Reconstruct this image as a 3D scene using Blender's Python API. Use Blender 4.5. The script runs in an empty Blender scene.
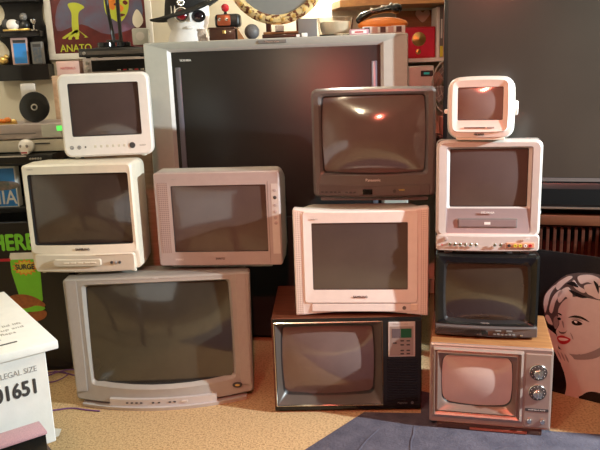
import bpy, bmesh, math, random
from mathutils import Vector, Matrix
random.seed(7)
C = bpy.context.scene.collection
R = math.radians

# ------------------------------------------------------------------ materials
def mat(name, col, rough=.5, metal=0, noise=.02, scale=30, bump=0, bscale=200, coat=0, spec=.5, col2=None, emit=None, estr=0, fac=None):
    m = bpy.data.materials.new(name); m.use_nodes = True
    nt = m.node_tree; b = nt.nodes['Principled BSDF']
    b.inputs['Roughness'].default_value = rough
    b.inputs['Metallic'].default_value = metal
    b.inputs['Coat Weight'].default_value = coat
    b.inputs['Coat Roughness'].default_value = .05
    b.inputs['Specular IOR Level'].default_value = spec
    tc = nt.nodes.new('ShaderNodeTexCoord')
    n = nt.nodes.new('ShaderNodeTexNoise'); n.inputs['Scale'].default_value = scale; n.inputs['Detail'].default_value = 4
    nt.links.new(tc.outputs['Object'], n.inputs['Vector'])
    mx = nt.nodes.new('ShaderNodeMix'); mx.data_type = 'RGBA'
    c2 = col2 or tuple(max(0, c*(1-noise*3)) for c in col)
    mx.inputs[6].default_value = (*c2, 1); mx.inputs[7].default_value = (*col, 1)
    rp = nt.nodes.new('ShaderNodeMapRange')
    lo, hi = fac or (.3, .7)
    rp.inputs[1].default_value = lo; rp.inputs[2].default_value = hi
    nt.links.new(n.outputs[0], rp.inputs[0]); nt.links.new(rp.outputs[0], mx.inputs[0])
    nt.links.new(mx.outputs[2], b.inputs['Base Color'])
    if bump:
        n2 = nt.nodes.new('ShaderNodeTexNoise'); n2.inputs['Scale'].default_value = bscale; n2.inputs['Detail'].default_value = 3
        nt.links.new(tc.outputs['Object'], n2.inputs['Vector'])
        bp = nt.nodes.new('ShaderNodeBump'); bp.inputs['Strength'].default_value = bump; bp.inputs['Distance'].default_value = .004
        nt.links.new(n2.outputs[0], bp.inputs['Height']); nt.links.new(bp.outputs[0], b.inputs['Normal'])
    if emit:
        b.inputs['Emission Color'].default_value = (*emit, 1); b.inputs['Emission Strength'].default_value = estr
    return m

def wood(name, c1, c2, rough=.4, scale=6, axis='X', coat=.2):
    m = mat(name, c1, rough, coat=coat); nt = m.node_tree
    n = [x for x in nt.nodes if x.type == 'TEX_NOISE'][0]; n.inputs['Scale'].default_value = scale; n.inputs['Detail'].default_value = 8
    mp = nt.nodes.new('ShaderNodeMapping')
    mp.inputs['Scale'].default_value = {'X': (1, 12, 12), 'Z': (12, 12, 1), 'Y': (12, 1, 12)}[axis]
    tc = [x for x in nt.nodes if x.type == 'TEX_COORD'][0]
    nt.links.new(tc.outputs['Object'], mp.inputs[0]); nt.links.new(mp.outputs[0], n.inputs['Vector'])
    mx = [x for x in nt.nodes if x.type == 'MIX'][0]; mx.inputs[6].default_value = (*c2, 1)
    return m

def dots(name, col, hole, pitch=.004, thr=.35, rough=.5):
    """plastic with a printed grid of small round perforations in the x-z plane"""
    m = mat(name, col, rough); nt = m.node_tree; b = nt.nodes['Principled BSDF']
    tc = [x for x in nt.nodes if x.type == 'TEX_COORD'][0]
    sp = nt.nodes.new('ShaderNodeSeparateXYZ'); nt.links.new(tc.outputs['Object'], sp.inputs[0])
    ss = []
    for a in ('X', 'Z'):
        mu = nt.nodes.new('ShaderNodeMath'); mu.operation = 'MULTIPLY'; mu.inputs[1].default_value = math.pi/pitch
        si = nt.nodes.new('ShaderNodeMath'); si.operation = 'SINE'
        ab = nt.nodes.new('ShaderNodeMath'); ab.operation = 'ABSOLUTE'
        nt.links.new(sp.outputs[a], mu.inputs[0]); nt.links.new(mu.outputs[0], si.inputs[0]); nt.links.new(si.outputs[0], ab.inputs[0]); ss.append(ab)
    pr = nt.nodes.new('ShaderNodeMath'); pr.operation = 'MULTIPLY'
    nt.links.new(ss[0].outputs[0], pr.inputs[0]); nt.links.new(ss[1].outputs[0], pr.inputs[1])
    gt = nt.nodes.new('ShaderNodeMath'); gt.operation = 'GREATER_THAN'; gt.inputs[1].default_value = 1-thr
    nt.links.new(pr.outputs[0], gt.inputs[0])
    mx = nt.nodes.new('ShaderNodeMix'); mx.data_type = 'RGBA'
    mx.inputs[6].default_value = (*col, 1); mx.inputs[7].default_value = (*hole, 1)
    nt.links.new(gt.outputs[0], mx.inputs[0]); nt.links.new(mx.outputs[2], b.inputs['Base Color'])
    return m

M = {}
M['white'] = mat('white plastic', (.80, .74, .68), .42, bump=.05)
M['cream'] = mat('aged white plastic', (.80, .73, .60), .42, bump=.05)
M['cream_panel'] = mat('cream panel plastic', (.66, .60, .49), .4)
M['silver'] = mat('silver plastic', (.44, .37, .35), .38, metal=.15, bump=.05)
M['silver_hi'] = mat('light silver plastic', (.60, .55, .51), .33, metal=.15)
M['silver_back'] = mat('grey cabinet plastic', (.46, .45, .40), .5, bump=.1)
M['jvc'] = mat('warm grey plastic', (.37, .355, .325), .42, metal=.1, bump=.05)
M['jvc_hi'] = mat('light grey plastic', (.55, .52, .50), .35, metal=.1)
M['jvc_dark'] = mat('dark grey plastic', (.16, .15, .14), .45)
M['pana'] = mat('charcoal plastic', (.115, .10, .092), .33, bump=.05)
M['pana_low'] = mat('charcoal control plastic', (.10, .085, .08), .3)
M['black'] = mat('black plastic', (.012, .011, .011), .35, bump=.05)
M['gloss'] = mat('gloss black plastic', (.009, .009, .009), .16, coat=.2, spec=.4)
M['rubber'] = mat('matte black rubber', (.02, .02, .02), .8)
M['mask'] = mat('black tube mask', (.015, .013, .013), .4)
M['chrome'] = mat('polished metal', (.75, .72, .68), .18, metal=1)
M['steel'] = mat('brushed metal', (.55, .52, .48), .35, metal=1)
M['ink'] = mat('dark print', (.05, .045, .045), .6)
M['grey_ink'] = mat('grey print', (.35, .33, .32), .6)
M['pale_ink'] = mat('pale print', (.8, .78, .74), .5)
M['walnut'] = wood('walnut veneer', (.16, .045, .018), (.07, .018, .008))
M['oak'] = wood('oak veneer', (.42, .20, .075), (.25, .10, .035))
M['shelf_wood'] = wood('honey wood', (.60, .32, .12), (.42, .20, .07))
M['tan_wood'] = wood('tan wood', (.55, .36, .24), (.42, .26, .16))
M['console_wood'] = wood('red brown wood', (.075, .022, .010), (.035, .010, .006))  # browns lowered to carry the shade of the stacks on the console
M['retro'] = mat('champagne metal trim', (.43, .33, .28), .3, metal=.45)
M['retro_dk'] = mat('bronze trim', (.24, .17, .14), .35, metal=.4)
M['brown_foot'] = mat('brown plinth', (.07, .035, .025), .5)
M['red'] = mat('red enamel', (.55, .015, .03), .35)
M['gold'] = mat('gold metal', (.75, .50, .16), .3, metal=.8)
M['paper'] = mat('white card', (.82, .80, .76), .75, bump=.1, bscale=60)
M['carton'] = mat('white cardboard', (.85, .83, .79), .7, bump=.05)
M['foam'] = mat('white foam', (.85, .80, .76), .7, bump=.2, bscale=300)
M['hat'] = mat('black felt', (.015, .013, .012), .95, bump=.5, bscale=200)
M['orange'] = mat('orange plastic', (.85, .25, .03), .35)
M['lens_red'] = mat('red glass lens', (.20, .005, .01), .1, coat=1)
M['dark_lens'] = mat('dark glass lens', (.02, .01, .012), .08, coat=1)
M['pink'] = mat('glittery pink film', (.58, .33, .38), .4, noise=.1, scale=400)
M['purple'] = mat('purple cable sheath', (.16, .06, .20), .5)
M['green_led'] = mat('green display', (.05, .5, .05), .4, emit=(.15, 1, .15), estr=1.2)
M['green_disp'] = mat('dim green display', (.008, .045, .018), .3, emit=(.02, .22, .05), estr=.12)
M['salmon'] = mat('salmon card', (.75, .30, .22), .6)
M['blue'] = mat('blue print', (.03, .23, .62), .5)
M['yellow'] = mat('yellow print', (.75, .65, .06), .5)
M['lime'] = mat('lime print', (.20, .62, .03), .5)
M['maroon'] = mat('maroon print', (.16, .018, .018), .35, noise=.2, scale=9)
M['skin_grey'] = mat('light grey print', (.62, .58, .55), .35)
M['mid_grey'] = mat('mid grey print', (.28, .25, .24), .35)
M['deep_grey'] = mat('deep grey print', (.085, .07, .07), .35)
M['poster_black'] = mat('black print', (.012, .01, .01), .25)
M['lip'] = mat('red lips print', (.42, .02, .03), .3)
M['hair_lt'] = mat('pale hair print', (.66, .62, .58), .35)
M['box_pink'] = mat('dusty pink card', (.60, .38, .33), .6)

def crt_glass(name, col, rough=.12):
    m = mat(name, col, rough, noise=.05, scale=8, coat=1.0, spec=.6)
    m.node_tree.nodes['Principled BSDF'].inputs['Coat Roughness'].default_value = .06
    return m

def glass(name, col=(1, 1, 1), rough=.02):
    m = bpy.data.materials.new(name); m.use_nodes = True
    b = m.node_tree.nodes['Principled BSDF']
    b.inputs['Base Color'].default_value = (*col, 1); b.inputs['Roughness'].default_value = rough
    b.inputs['Transmission Weight'].default_value = 1; b.inputs['IOR'].default_value = 1.45
    return m
M['glass'] = glass('clear glass', (.95, .93, .88))

# ------------------------------------------------------------------ mesh helpers
class MB:
    def __init__(s): s.bm = bmesh.new(); s.mats = []
    def mi(s, m):
        if m not in s.mats: s.mats.append(m)
        return s.mats.index(m)
    def box(s, x0, x1, y0, y1, z0, z1, m, r=0, seg=2, rot=None):
        ret = bmesh.ops.create_cube(s.bm, size=1); vs = ret['verts']
        for v in vs:
            v.co = Vector(((x0+x1)/2+v.co.x*(x1-x0), (y0+y1)/2+v.co.y*(y1-y0), (z0+z1)/2+v.co.z*(z1-z0)))
        fs = list({f for v in vs for f in v.link_faces}); k = s.mi(m)
        for f in fs: f.material_index = k
        if r:
            es = list({e for v in vs for e in v.link_edges})
            g = bmesh.ops.bevel(s.bm, geom=es, offset=r, segments=seg, affect='EDGES', profile=.5)
            for f in g['faces']: f.material_index = k
            vs = list({v for f in g['faces'] for v in f.verts} | {v for v in vs if v.is_valid})
        if rot:
            c = Vector(((x0+x1)/2, (y0+y1)/2, (z0+z1)/2))
            bmesh.ops.rotate(s.bm, verts=vs, cent=c, matrix=rot)
        return s
    def loft(s, loops, ms, cap0=None, cap1=None):
        """loops: lists of points, ms: material per gap"""
        L = [[s.bm.verts.new(p) for p in lp] for lp in loops]
        n = len(L[0])
        for i in range(len(L)-1):
            k = s.mi(ms[i] if isinstance(ms, (list, tuple)) else ms)
            for j in range(n):
                f = s.bm.faces.new((L[i][j], L[i][(j+1) % n], L[i+1][(j+1) % n], L[i+1][j])); f.material_index = k
        if cap0: f = s.bm.faces.new(list(reversed(L[0]))); f.material_index = s.mi(cap0)
        if cap1: f = s.bm.faces.new(L[-1]); f.material_index = s.mi(cap1)
        return s
    def lathe(s, prof, m, o=(0, 0, 0), axis='Z', n=32, sx=1, sy=1):
        """prof: (radius, height) list; axis '-Y' points towards the viewer"""
        o = Vector(o); lps = []
        for r, h in prof:
            lp = []
            for j in range(n):
                a = 2*math.pi*j/n; c, d = math.cos(a)*max(r, 1e-5)*sx, math.sin(a)*max(r, 1e-5)*sy
                if axis == 'Z': p = Vector((c, d, h))
                elif axis == '-Y': p = Vector((c, -h, d))
                elif axis == 'X': p = Vector((h, c, d))
                lp.append(o+p)
            lps.append(lp)
        ms = m if isinstance(m, (list, tuple)) else m
        first = m[0] if isinstance(m, (list, tuple)) else m; last = m[-1] if isinstance(m, (list, tuple)) else m
        return s.loft(lps, ms, first, last)
    def cyl(s, o, r, h, m, axis='-Y', n=20, bev=0):
        b = bev or min(r, h)*.15
        return s.lathe([(r, 0), (r, h-b), (r-b, h)], m, o, axis, n)
    def prism(s, pts, y0, y1, m, side=None):
        """polygon in x-z extruded along y"""
        a = [s.bm.verts.new((x, y0, z)) for x, z in pts]; b = [s.bm.verts.new((x, y1, z)) for x, z in pts]
        n = len(pts); k = s.mi(m); k2 = s.mi(side or m)
        for f in (s.bm.faces.new(a), s.bm.faces.new(list(reversed(b)))): f.material_index = k
        for j in range(n):
            f = s.bm.faces.new((a[j], b[j], b[(j+1) % n], a[(j+1) % n])); f.material_index = k2
        return s
    def slab(s, pts, z0, z1, m):
        """polygon in x-y extruded along z"""
        a = [s.bm.verts.new((x, y, z0)) for x, y in pts]; b = [s.bm.verts.new((x, y, z1)) for x, y in pts]
        n = len(pts); k = s.mi(m)
        for f in (s.bm.faces.new(list(reversed(a))), s.bm.faces.new(b)): f.material_index = k
        for j in range(n):
            f = s.bm.faces.new((a[j], a[(j+1) % n], b[(j+1) % n], b[j])); f.material_index = k
        return s
    def tube(s, pts, r, m, n=8):
        pts = [Vector(p) for p in pts]; lps = []
        for i, p in enumerate(pts):
            t = (pts[min(i+1, len(pts)-1)]-pts[max(i-1, 0)]).normalized()
            u = t.cross(Vector((0, 0, 1))); u = u if u.length > .1 else t.cross(Vector((0, 1, 0))); u.normalize(); w = t.cross(u)
            rr = r[i] if isinstance(r, (list, tuple)) else r
            lps.append([p+rr*(math.cos(2*math.pi*j/n)*u+math.sin(2*math.pi*j/n)*w) for j in range(n)])
        return s.loft(lps, m, m, m)
    def ball(s, o, r, m, sc=(1, 1, 1), n=20, k=12):
        lps = []
        for i in range(1, k):
            t = math.pi*i/k
            lps.append([Vector(o)+Vector((r*sc[0]*math.sin(t)*math.cos(2*math.pi*j/n), r*sc[1]*math.sin(t)*math.sin(2*math.pi*j/n), -r*sc[2]*math.cos(t))) for j in range(n)])
        return s.loft(lps, m, m, m)
    def build(s, name, parent=None, ang=.6, loc=None):
        bmesh.ops.recalc_face_normals(s.bm, faces=s.bm.faces)
        me = bpy.data.meshes.new(name); s.bm.to_mesh(me); s.bm.free()
        for m in s.mats: me.materials.append(m)
        me.shade_smooth(); me.set_sharp_from_angle(angle=ang)
        o = bpy.data.objects.new(name, me); C.objects.link(o)
        if parent: o.parent = parent
        if loc: o.location = loc
        return o

def rr(x0, x1, z0, z1, r, y, bow=(0, 0, 0), tx=(0, 0), yb=None):
    """rounded rectangle loop, 48 points; bow = (sides, top, bottom); tx shifts the top-left/top-right corners"""
    cx, cz, hw, hh = (x0+x1)/2, (z0+z1)/2, (x1-x0)/2, (z1-z0)/2
    P = []
    for ox, oz, a0 in ((x1-r, z0+r, -90), (x1-r, z1-r, 0), (x0+r, z1-r, 90), (x0+r, z0+r, 180)):
        P.append([(ox+r*math.cos(R(a0+90*k/5)), oz+r*math.sin(R(a0+90*k/5))) for k in range(6)])
    out = []
    for i in range(4):
        out += P[i]; a = P[i][-1]; b = P[(i+1) % 4][0]
        for k in range(1, 7):
            t = k/7; out.append((a[0]+(b[0]-a[0])*t, a[1]+(b[1]-a[1])*t))
    res = []
    for x, z in out:
        u = (x-cx)/hw; v = (z-cz)/hh
        X = x+bow[0]*u*(1-v*v)
        Z = z+(bow[1] if v > 0 else bow[2])*v*(1-u*u)
        w = (v+1)/2
        X += (tx[0]*(1-u)/2+tx[1]*(1+u)/2)*w
        res.append(Vector((X, y+(yb(u, v) if yb else 0), Z)))
    return res

def setp(o, label=None, cat=None, group=None, kind=None):
    if label: o['label'] = label
    if cat: o['category'] = cat
    if group: o['group'] = group
    if kind: o['kind'] = kind
    return o
def root(name, loc, yaw, label, cat, group=None):
    o = bpy.data.objects.new(name, None); C.objects.link(o); o.empty_display_size = .05
    o.location = loc; o.rotation_euler = (0, 0, R(yaw)); return setp(o, label, cat, group)
def text(name, s, size, loc, m, parent, ex=.0004, squash=1, align='CENTER', bold=0, rz=0):
    cu = bpy.data.curves.new(name, 'FONT'); cu.body = s; cu.size = size; cu.extrude = ex; cu.align_x = align; cu.align_y = 'CENTER'; 
    t = bpy.data.objects.new(name, cu); C.objects.link(t)
    dg = bpy.context.evaluated_depsgraph_get(); dg.update()
    me = bpy.data.meshes.new_from_object(t.evaluated_get(dg)); bpy.data.objects.remove(t)
    me.transform(Matrix.Translation(loc) @ Matrix.Rotation(R(rz), 4, 'Z') @ Matrix.Rotation(R(90), 4, 'X') @ Matrix.Diagonal((squash, 1, 1, 1)))
    if bold:
        bm = bmesh.new()
        for q, (dx, dz) in enumerate(((-bold, 0), (bold, 0), (0, bold), (0, -bold))):
            c2 = me.copy(); c2.transform(Matrix.Translation((dx, -.00015*q, dz))); bm.from_mesh(c2); bpy.data.meshes.remove(c2)
        bm.to_mesh(me); bm.free()
    me.materials.clear(); me.materials.append(m)
    o = bpy.data.objects.new(name, me); C.objects.link(o); o.parent = parent
    return o

def screen(parent, x0, x1, z0, z1, y, bulge, m, r=.015, bow=(0, 0, 0), name='screen', warp=None):
    """glass face: a smooth pillow inside a bowed rounded rectangle"""
    base = rr(x0, x1, z0, z1, r, 0, bow); c = Vector(((x0+x1)/2, 0, (z0+z1)/2)); hw, hh = (x1-x0)/2, (z1-z0)/2; lps = []
    def yy(p):
        u = min(1, abs(p.x-c.x)/hw); v = min(1, abs(p.z-c.z)/hh)
        return y-bulge*(1-u*u)*(1-v*v)-bulge*.25*(1-u*u)-bulge*.25*(1-v*v)+.25*bulge+(warp(p.x, p.z) if warp else 0)
    for k in (1, .95, .88, .8, .72, .64, .55, .46, .37, .28, .19, .1, .03):
        q = [c+(p-c)*k for p in base]
        lps.append([Vector((p.x, yy(p), p.z)) for p in q])
    b = MB(); b.loft(lps, m, None, m)
    b.loft([[p+Vector((0, .03, 0)) for p in lps[0]], lps[0]], m)
    return b.build(name, parent, ang=1.2)

def feet(parent, pts, h, m, r=.012, z=0):
    for x, y in pts:
        MB().lathe([(r*.8, z-h), (r, z-h+h*.3), (r, z)], m, (x, y, 0), 'Z', 14).build('foot', parent)

# ------------------------------------------------------------------ the room
FX0, FX1, FY0, FY1, FZ = -2.7, 3.1, -1.7, 4.1, 2.45
carpet = mat('beige carpet', (.62, .44, .24), .95, scale=110, col2=(.38, .25, .12), bump=1, bscale=220, spec=.1, fac=(.32, .55))
wallm = mat('cream wall paint', (.74, .68, .55), .8, noise=.02, scale=3, bump=.1, bscale=150)
ceilm = mat('ceiling paint', (.75, .71, .63), .9, noise=.01, scale=2, bump=.2, bscale=120)
wallb = mat('brown wall paint', (.15, .11, .085), .8, noise=.05, scale=2)
def wall(name, x0, x1, y0, y1, z0, z1, m):
    setp(MB().box(x0, x1, y0, y1, z0, z1, m).build(name), kind='structure')
b = MB(); b.box(FX0-.1, FX1+.1, FY0-.1, FY1+.1, -.06, 0, carpet); setp(b.build('floor'), kind='structure')
wall('wall_back', FX0-.1, FX1+.1, FY1, FY1+.1, 0, FZ, wallm)
wall('wall_left', FX0-.1, FX0, FY0, FY1, 0, FZ, wallm)
wall('wall_right', FX1, FX1+.1, FY0, FY1, 0, FZ, wallb)
wall('wall_front', FX0-.1, FX1+.1, FY0-.1, FY0, 0, FZ, wallb)
wall('ceiling', FX0-.1, FX1+.1, FY0-.1, FY1+.1, FZ, FZ+.06, ceilm)
wall('shadow_blocker', 1.75, 1.85, 2.03, 2.60, 0, .98, wallb)  # unseen blocker, added to shade the carpet and lower portrait board
wall('baseboard_back', FX0, FX1, FY1-.015, FY1, 0, .09, M['cream'])

# ================================================================== television A : small white, top left
def buttons(parent, xs, z, y, w, h, m, name='button', d=.003):
    for x in xs: MB().box(x-w/2, x+w/2, y-d, y+.004, z-h/2, z+h/2, m, r=min(w, h)*.25, seg=1).build(name, parent)

def crt(name, loc, yaw, label):
    return root(name, loc, yaw, label, 'television')

# bottom-left front corners measured on the ground; helper gives base centre
def bc(x, y, w, yaw): return x+w/2*math.cos(R(yaw)), y+w/2*math.sin(R(yaw))

x, y = bc(-.984, 2.957, .372, 4.9)
A = crt('small_television', (x, y, 1.036), 4.9, 'small boxy white television on top of the left stack, leaning round-cornered front')
z0 = .008; h = .345; W = .186
o1 = lambda yy, i=0, r=.03: rr(-W+i, W-i, z0+i, z0+h-i, r, yy)
sc = (-.143, .141, z0+.088, z0+.304)
b = MB()
b.loft([rr(*sc, .006, .014), rr(sc[0]-.002, sc[1]+.002, sc[2]-.002, sc[3]+.002, .007, 0), o1(0, .008, .026), o1(.008), o1(.06),
        rr(-W+.012, W-.012, z0+.006, z0+h-.012, .03, .075), rr(-W+.02, W-.02, z0+.008, z0+h-.02, .03, .22),
        rr(-.13, .13, z0+.02, z0+.27, .03, .33), rr(-.11, .11, z0+.04, z0+.24, .03, .35)],
       [M['mask'], M['white'], M['white'], M['white'], M['white'], M['cream'], M['cream'], M['cream']], None, M['cream'])
b.build('cabinet', A)
screen(A, sc[0]-.004, sc[1]+.004, sc[2]-.004, sc[3]+.004, .012, .008, crt_glass('dark mauve tube glass', (.085, .055, .05)), r=.008)
for k in range(4):
    for j in range(3):
        MB().box(.035*j-.08, .035*j-.055, .3495, .352, z0+.09+k*.03, z0+.098+k*.03, M['ink']).build('vent_slot', A)
MB().cyl((.099, 0, z0+.042), .0125, .004, M['ink'], n=24).build('volume_knob', A)
MB().cyl((-.096, 0, z0+.042), .0035, .002, M['ink'], n=12).build('sensor', A)
for xx in (-.152, -.122): 
    MB().lathe([(.0085, 0), (.0085, .0015), (.005, .0015), (.0045, -.002)], M['grey_ink'], (xx, 0, z0+.041), '-Y', 16).build('jack', A)
buttons(A, [-.055, -.03, -.004, .02, .044, .066], z0+.043, .002, .018, .018, M['cream_panel'])
text('logo', 'SHARP', .009, (.142, -.0004, z0+.040), M['grey_ink'], A)
feet(A, [(-.14, .04), (.14, .04), (-.11, .28), (.11, .28)], .008, M['cream'], z=z0)

# ================================================================== television B : aged white, left middle
x, y = bc(-1.132, 2.850, .455, -3.2)
B = crt('white_television', (x, y, .57), -3.2, 'cream white television with a bulging control panel, directly under the small white one')
z0 = .010; h = .452; W = .229
yb = lambda a: (lambda u, v: -a*(1-u*u)*max(0, -v))
sc = (-.203, .208, z0+.118, z0+.41)
b = MB()
b.loft([rr(*sc, .008, .016), rr(sc[0]-.003, sc[1]+.003, sc[2]-.003, sc[3]+.003, .009, -.002, yb=yb(.012)), rr(-W+.007, W-.007, z0+.084, z0+h-.007, .014, -.004, (0, 0, .016), yb=yb(.02)),
        rr(-W, W, z0+.072, z0+h, .014, .006, (0, 0, .014), yb=yb(.018)), rr(-W, W, z0+.004, z0+h, .014, .02), rr(-W-.004, W+.004, z0, z0+h+.002, .02, .10), rr(-W+.004, W-.004, z0, z0+h-.004, .03, .20),
        rr(-.17, .17, z0+.01, z0+h-.08, .04, .36), rr(-.12, .12, z0+.03, z0+h-.16, .04, .42)],
       [M['mask']]+[M['cream']]*7, None, M['cream'])
b.build('cabinet', B)
b = MB(); b.loft([rr(-W+.016, W-.016, z0, z0+.078, .012, .03), rr(-W+.016, W-.016, z0+.001, z0+.078, .012, -.004, (0, 0, 0), yb=lambda u, v: -.022*(1-u*u)), rr(-W+.021, W-.021, z0+.006, z0+.074, .01, -.009, yb=lambda u, v: -.022*(1-u*u))], M['cream'], None, M['cream_panel'])
b.build('control_panel', B)
b = MB(); b.loft([rr(-.125, .075, z0+.028, z0+.058, .008, -.02, yb=lambda u, v: -.008*(1-u*u)), rr(-.123, .073, z0+.030, z0+.056, .008, -.031, yb=lambda u, v: -.004*(1-u*u))], M['cream'], None, M['cream_panel']); b.build('flap', B)
for i, xx in enumerate((.116, .134, .150)):
    MB().box(xx-.005, xx+.005, -.024, -.012, z0+.034, z0+.044, M['ink'] if i != 1 else M['grey_ink'], r=.002, seg=1).build('button', B)
buttons(B, [-.07, -.04, -.01, .02, .045], z0+.043, -.033, .022, .006, M['cream'])
text('logo', 'SAMSUNG', .013, (0, -.021, z0+.098), M['ink'], B, ex=.001, bold=.0003)
text('model_mark', 'SAMSUNG', .0055, (-.19, -.0045, z0+.434), M['grey_ink'], B)
for xx in (-.19, -.02, .09, .2): MB().lathe([(.007, 0), (.009, .004), (.009, .012)], M['cream'], (xx, .02, 0), 'Z', 14).build('foot', B)
feet(B, [(-.1, .33), (.1, .33)], .010, M['cream'], z=z0+.004)

# ================================================================== television C : pinkish silver, flat front
x, y = bc(-.6, 2.859, .525, -5.4)
CT = crt('silver_television', (x, y, .568), -5.4, 'silver television with a column of buttons right of the screen, beside the cream white one')
z0 = .014; h = .398; W = .262
sc = (-.190, .204, z0+.062, z0+.342)
b = MB()
b.loft([rr(*sc, .003, .010), rr(sc[0]-.001, sc[1]+.001, sc[2]-.001, sc[3]+.001, .004, 0), rr(-W+.006, W-.006, z0+.004, z0+h-.004, .01, 0), rr(-W, W, z0, z0+h, .012, .006), rr(-W, W, z0, z0+h, .012, .03)],
       [M['mask'], M['silver'], M['silver'], M['silver']])
b.loft([rr(-W, W, z0, z0+h, .012, .031), rr(-W-.006, W+.006, z0-.001, z0+h+.006, .03, .09), rr(-W+.0, W-.0, z0, z0+h-.01, .05, .2), rr(-.19, .19, z0+.01, z0+h-.09, .05, .34), rr(-.13, .13, z0+.03, z0+h-.16, .05, .40)], M['silver_back'], None, M['silver_back'])
b.build('cabinet', CT)
screen(CT, sc[0]-.003, sc[1]+.003, sc[2]-.003, sc[3]+.003, .008, .003, crt_glass('brown tube glass', (.10, .068, .06)), r=.004)
MB().box(-.245, -.204, -.0015, .003, z0+.058, z0+.356, dots('perforated silver', (.42, .33, .30), (.24, .18, .17), .0085, .55)).build('speaker_grille', CT)
MB().box(.212, .2135, -.0012, .003, z0+.01, z0+.357, M['jvc_dark']).build('seam', CT)
MB().box(.226, .256, -.001, .003, z0+.05, z0+.345, M['silver_hi'], r=.0006, seg=1).build('button_panel', CT)
for i, zz in enumerate((.318, .288, .256, .229, .204, .181)):
    MB().lathe([(.0075, 0), (.0075, .002), (.006, .003)], M['silver'] if i != 1 else M['ink'], (.241, 0, z0+zz), '-Y', 16, sy=.8 if i in (0, 2) else 1).build('button', CT)
text('logo', 'SANYO', .012, (0, -.0005, z0+.031), M['ink'], CT, bold=.0003)
text('model_mark', 'SANYO', .006, (-.175, -.0005, z0+.37), M['grey_ink'], CT)
text('sound_mark', 'STEREO', .010, (-.175, -.0005, z0+.028), M['pale_ink'], CT)
MB().box(-.215, .215, .03, .3, 0, z0+.004, M['silver_back'], r=.004).build('base', CT)

# ================================================================== television D : large grey floor set
x, y = bc(-.982, 2.766, .757, 1.3)
D = crt('large_television', (x, y, 0), 1.3, 'largest grey television of the front row, standing on the carpet at the left')
z0 = .03; h = .534; W = .3785
W_D = .3785
ybd = lambda a, t: (lambda u, v: -(a*max(0, (1-v)/2)**2.5+t)*max(0, 1-u*u))
f_ = ybd(.055, .008)
sc = (-.290, .291, z0+.084, z0+.498)
scb = (.004, .003, .006)
b = MB()
b.loft([rr(*sc, .012, .022, scb, yb=f_), rr(sc[0]-.004, sc[1]+.004, sc[2]-.004, sc[3]+.004, .014, .012, scb, yb=f_),
        rr(-.308, .307, z0+.064, z0+.510, .016, -.002, (.003, .002, .006), yb=f_),
        rr(-.322, .320, z0+.050, z0+.520, .014, 0, (0, 0, .008), yb=f_),
        rr(-W+.006, W-.006, z0+.006, z0+h-.006, .012, 0, (0, 0, .012), yb=f_, tx=(-.006, .008)),
        rr(-W, W, z0, z0+h, .014, .008, (0, 0, .010), yb=f_, tx=(-.006, .008)), rr(-W, W, z0, z0+h, .014, .07, tx=(-.006, .008)), rr(-W+.008, W-.008, .004, z0+h-.008, .02, .09), rr(-W+.01, W-.01, .004, z0+h-.012, .05, .2), rr(-.3, .3, .004, .44, .06, .38), rr(-.22, .22, .01, .36, .06, .48)],
       [M['mask'], M['jvc'], M['jvc'], M['jvc'], M['jvc'], M['jvc'], M['jvc_dark'], M['silver_back'], M['silver_back'], M['silver_back']], None, M['silver_back'])
b.build('cabinet', D)
screen(D, sc[0]-.005, sc[1]+.005, sc[2]-.005, sc[3]+.005, .018, .022, crt_glass('olive dark tube glass', (.045, .04, .03)), r=.014, bow=scb, warp=lambda xx, zz: f_((xx)/W_D, (zz-.03)/.537*2-1))
pc = lambda xx, zz: f_(xx/W, (zz-z0)/h*2-1)
for sx in (-1, 1):     # raised strips beside the tube where the speakers sit
    xc = sx*.349; pts = []
    b = MB(); loops = []
    for zz in (z0+.04, z0+.15, z0+.28, z0+.42, z0+.53):
        yy = pc(xc, zz)
        loops.append([Vector((xc-.022, yy+.004, zz)), Vector((xc+.022, yy+.004, zz)), Vector((xc+.021, yy-.003, zz)), Vector((xc-.021, yy-.003, zz))])
    b.loft(loops, dots('fine perforated grey %d' % sx, (.40, .37, .34), (.27, .25, .23), .005, .5), M['jvc'], M['jvc']); b.build('speaker_grille', D)
# front control drawer bulging out below the tube
b = MB()
def fan(xs, zt, zb, yo):
    return [[Vector((xx, f_(xx/W, -1)+yo+k[0], zt if k[1] else zb)) for k in ((0, 1), (.03, 1), (.03, 0), (.004, 0))] for xx in xs]
xs = [-.225+.45*i/14 for i in range(15)]
b.loft(fan(xs, z0+.020, z0-.014, -.014), M['jvc_hi'], M['jvc_hi'], M['jvc_hi']); b.build('control_drawer', D)
xs = [-.352+.70*i/18 for i in range(19)]
b = MB(); b.loft([[Vector((xx, f_(xx/W, -1)*1.3+q[0], q[1])) for q in ((-.006, .016), (.05, .016), (.05, 0), (0, 0))] for xx in xs], M['jvc_hi'], M['jvc_hi'], M['jvc_hi']); b.build('base_lip', D)
for xx in (-.15, -.13, -.11, -.09, -.04, -.015, .03, .05):
    yy = f_(xx/W, -1)-.0145
    MB().box(xx-.005, xx+.005, yy-.001, yy+.004, z0+.002, z0+.007, M['ink']).build('button', D)
yy = f_(.09/W, -1)-.0145
MB().box(.08, .105, yy-.003, yy+.004, z0, z0+.009, M['silver_hi'], r=.001, seg=1).build('power_button', D)
text('logo', 'JVC', .021, (-.008, f_(0, -.86)-.0016, z0+.038), M['ink'], D, ex=.001, bold=.0006)
bd = MB().lathe([(.016, -.002), (.016, .003), (.0135, .004)], M['ink'], (.312, pc(.312, z0+.04), z0+.041), '-Y', 24, sx=1.3, sy=.75).build('badge', D)
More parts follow.
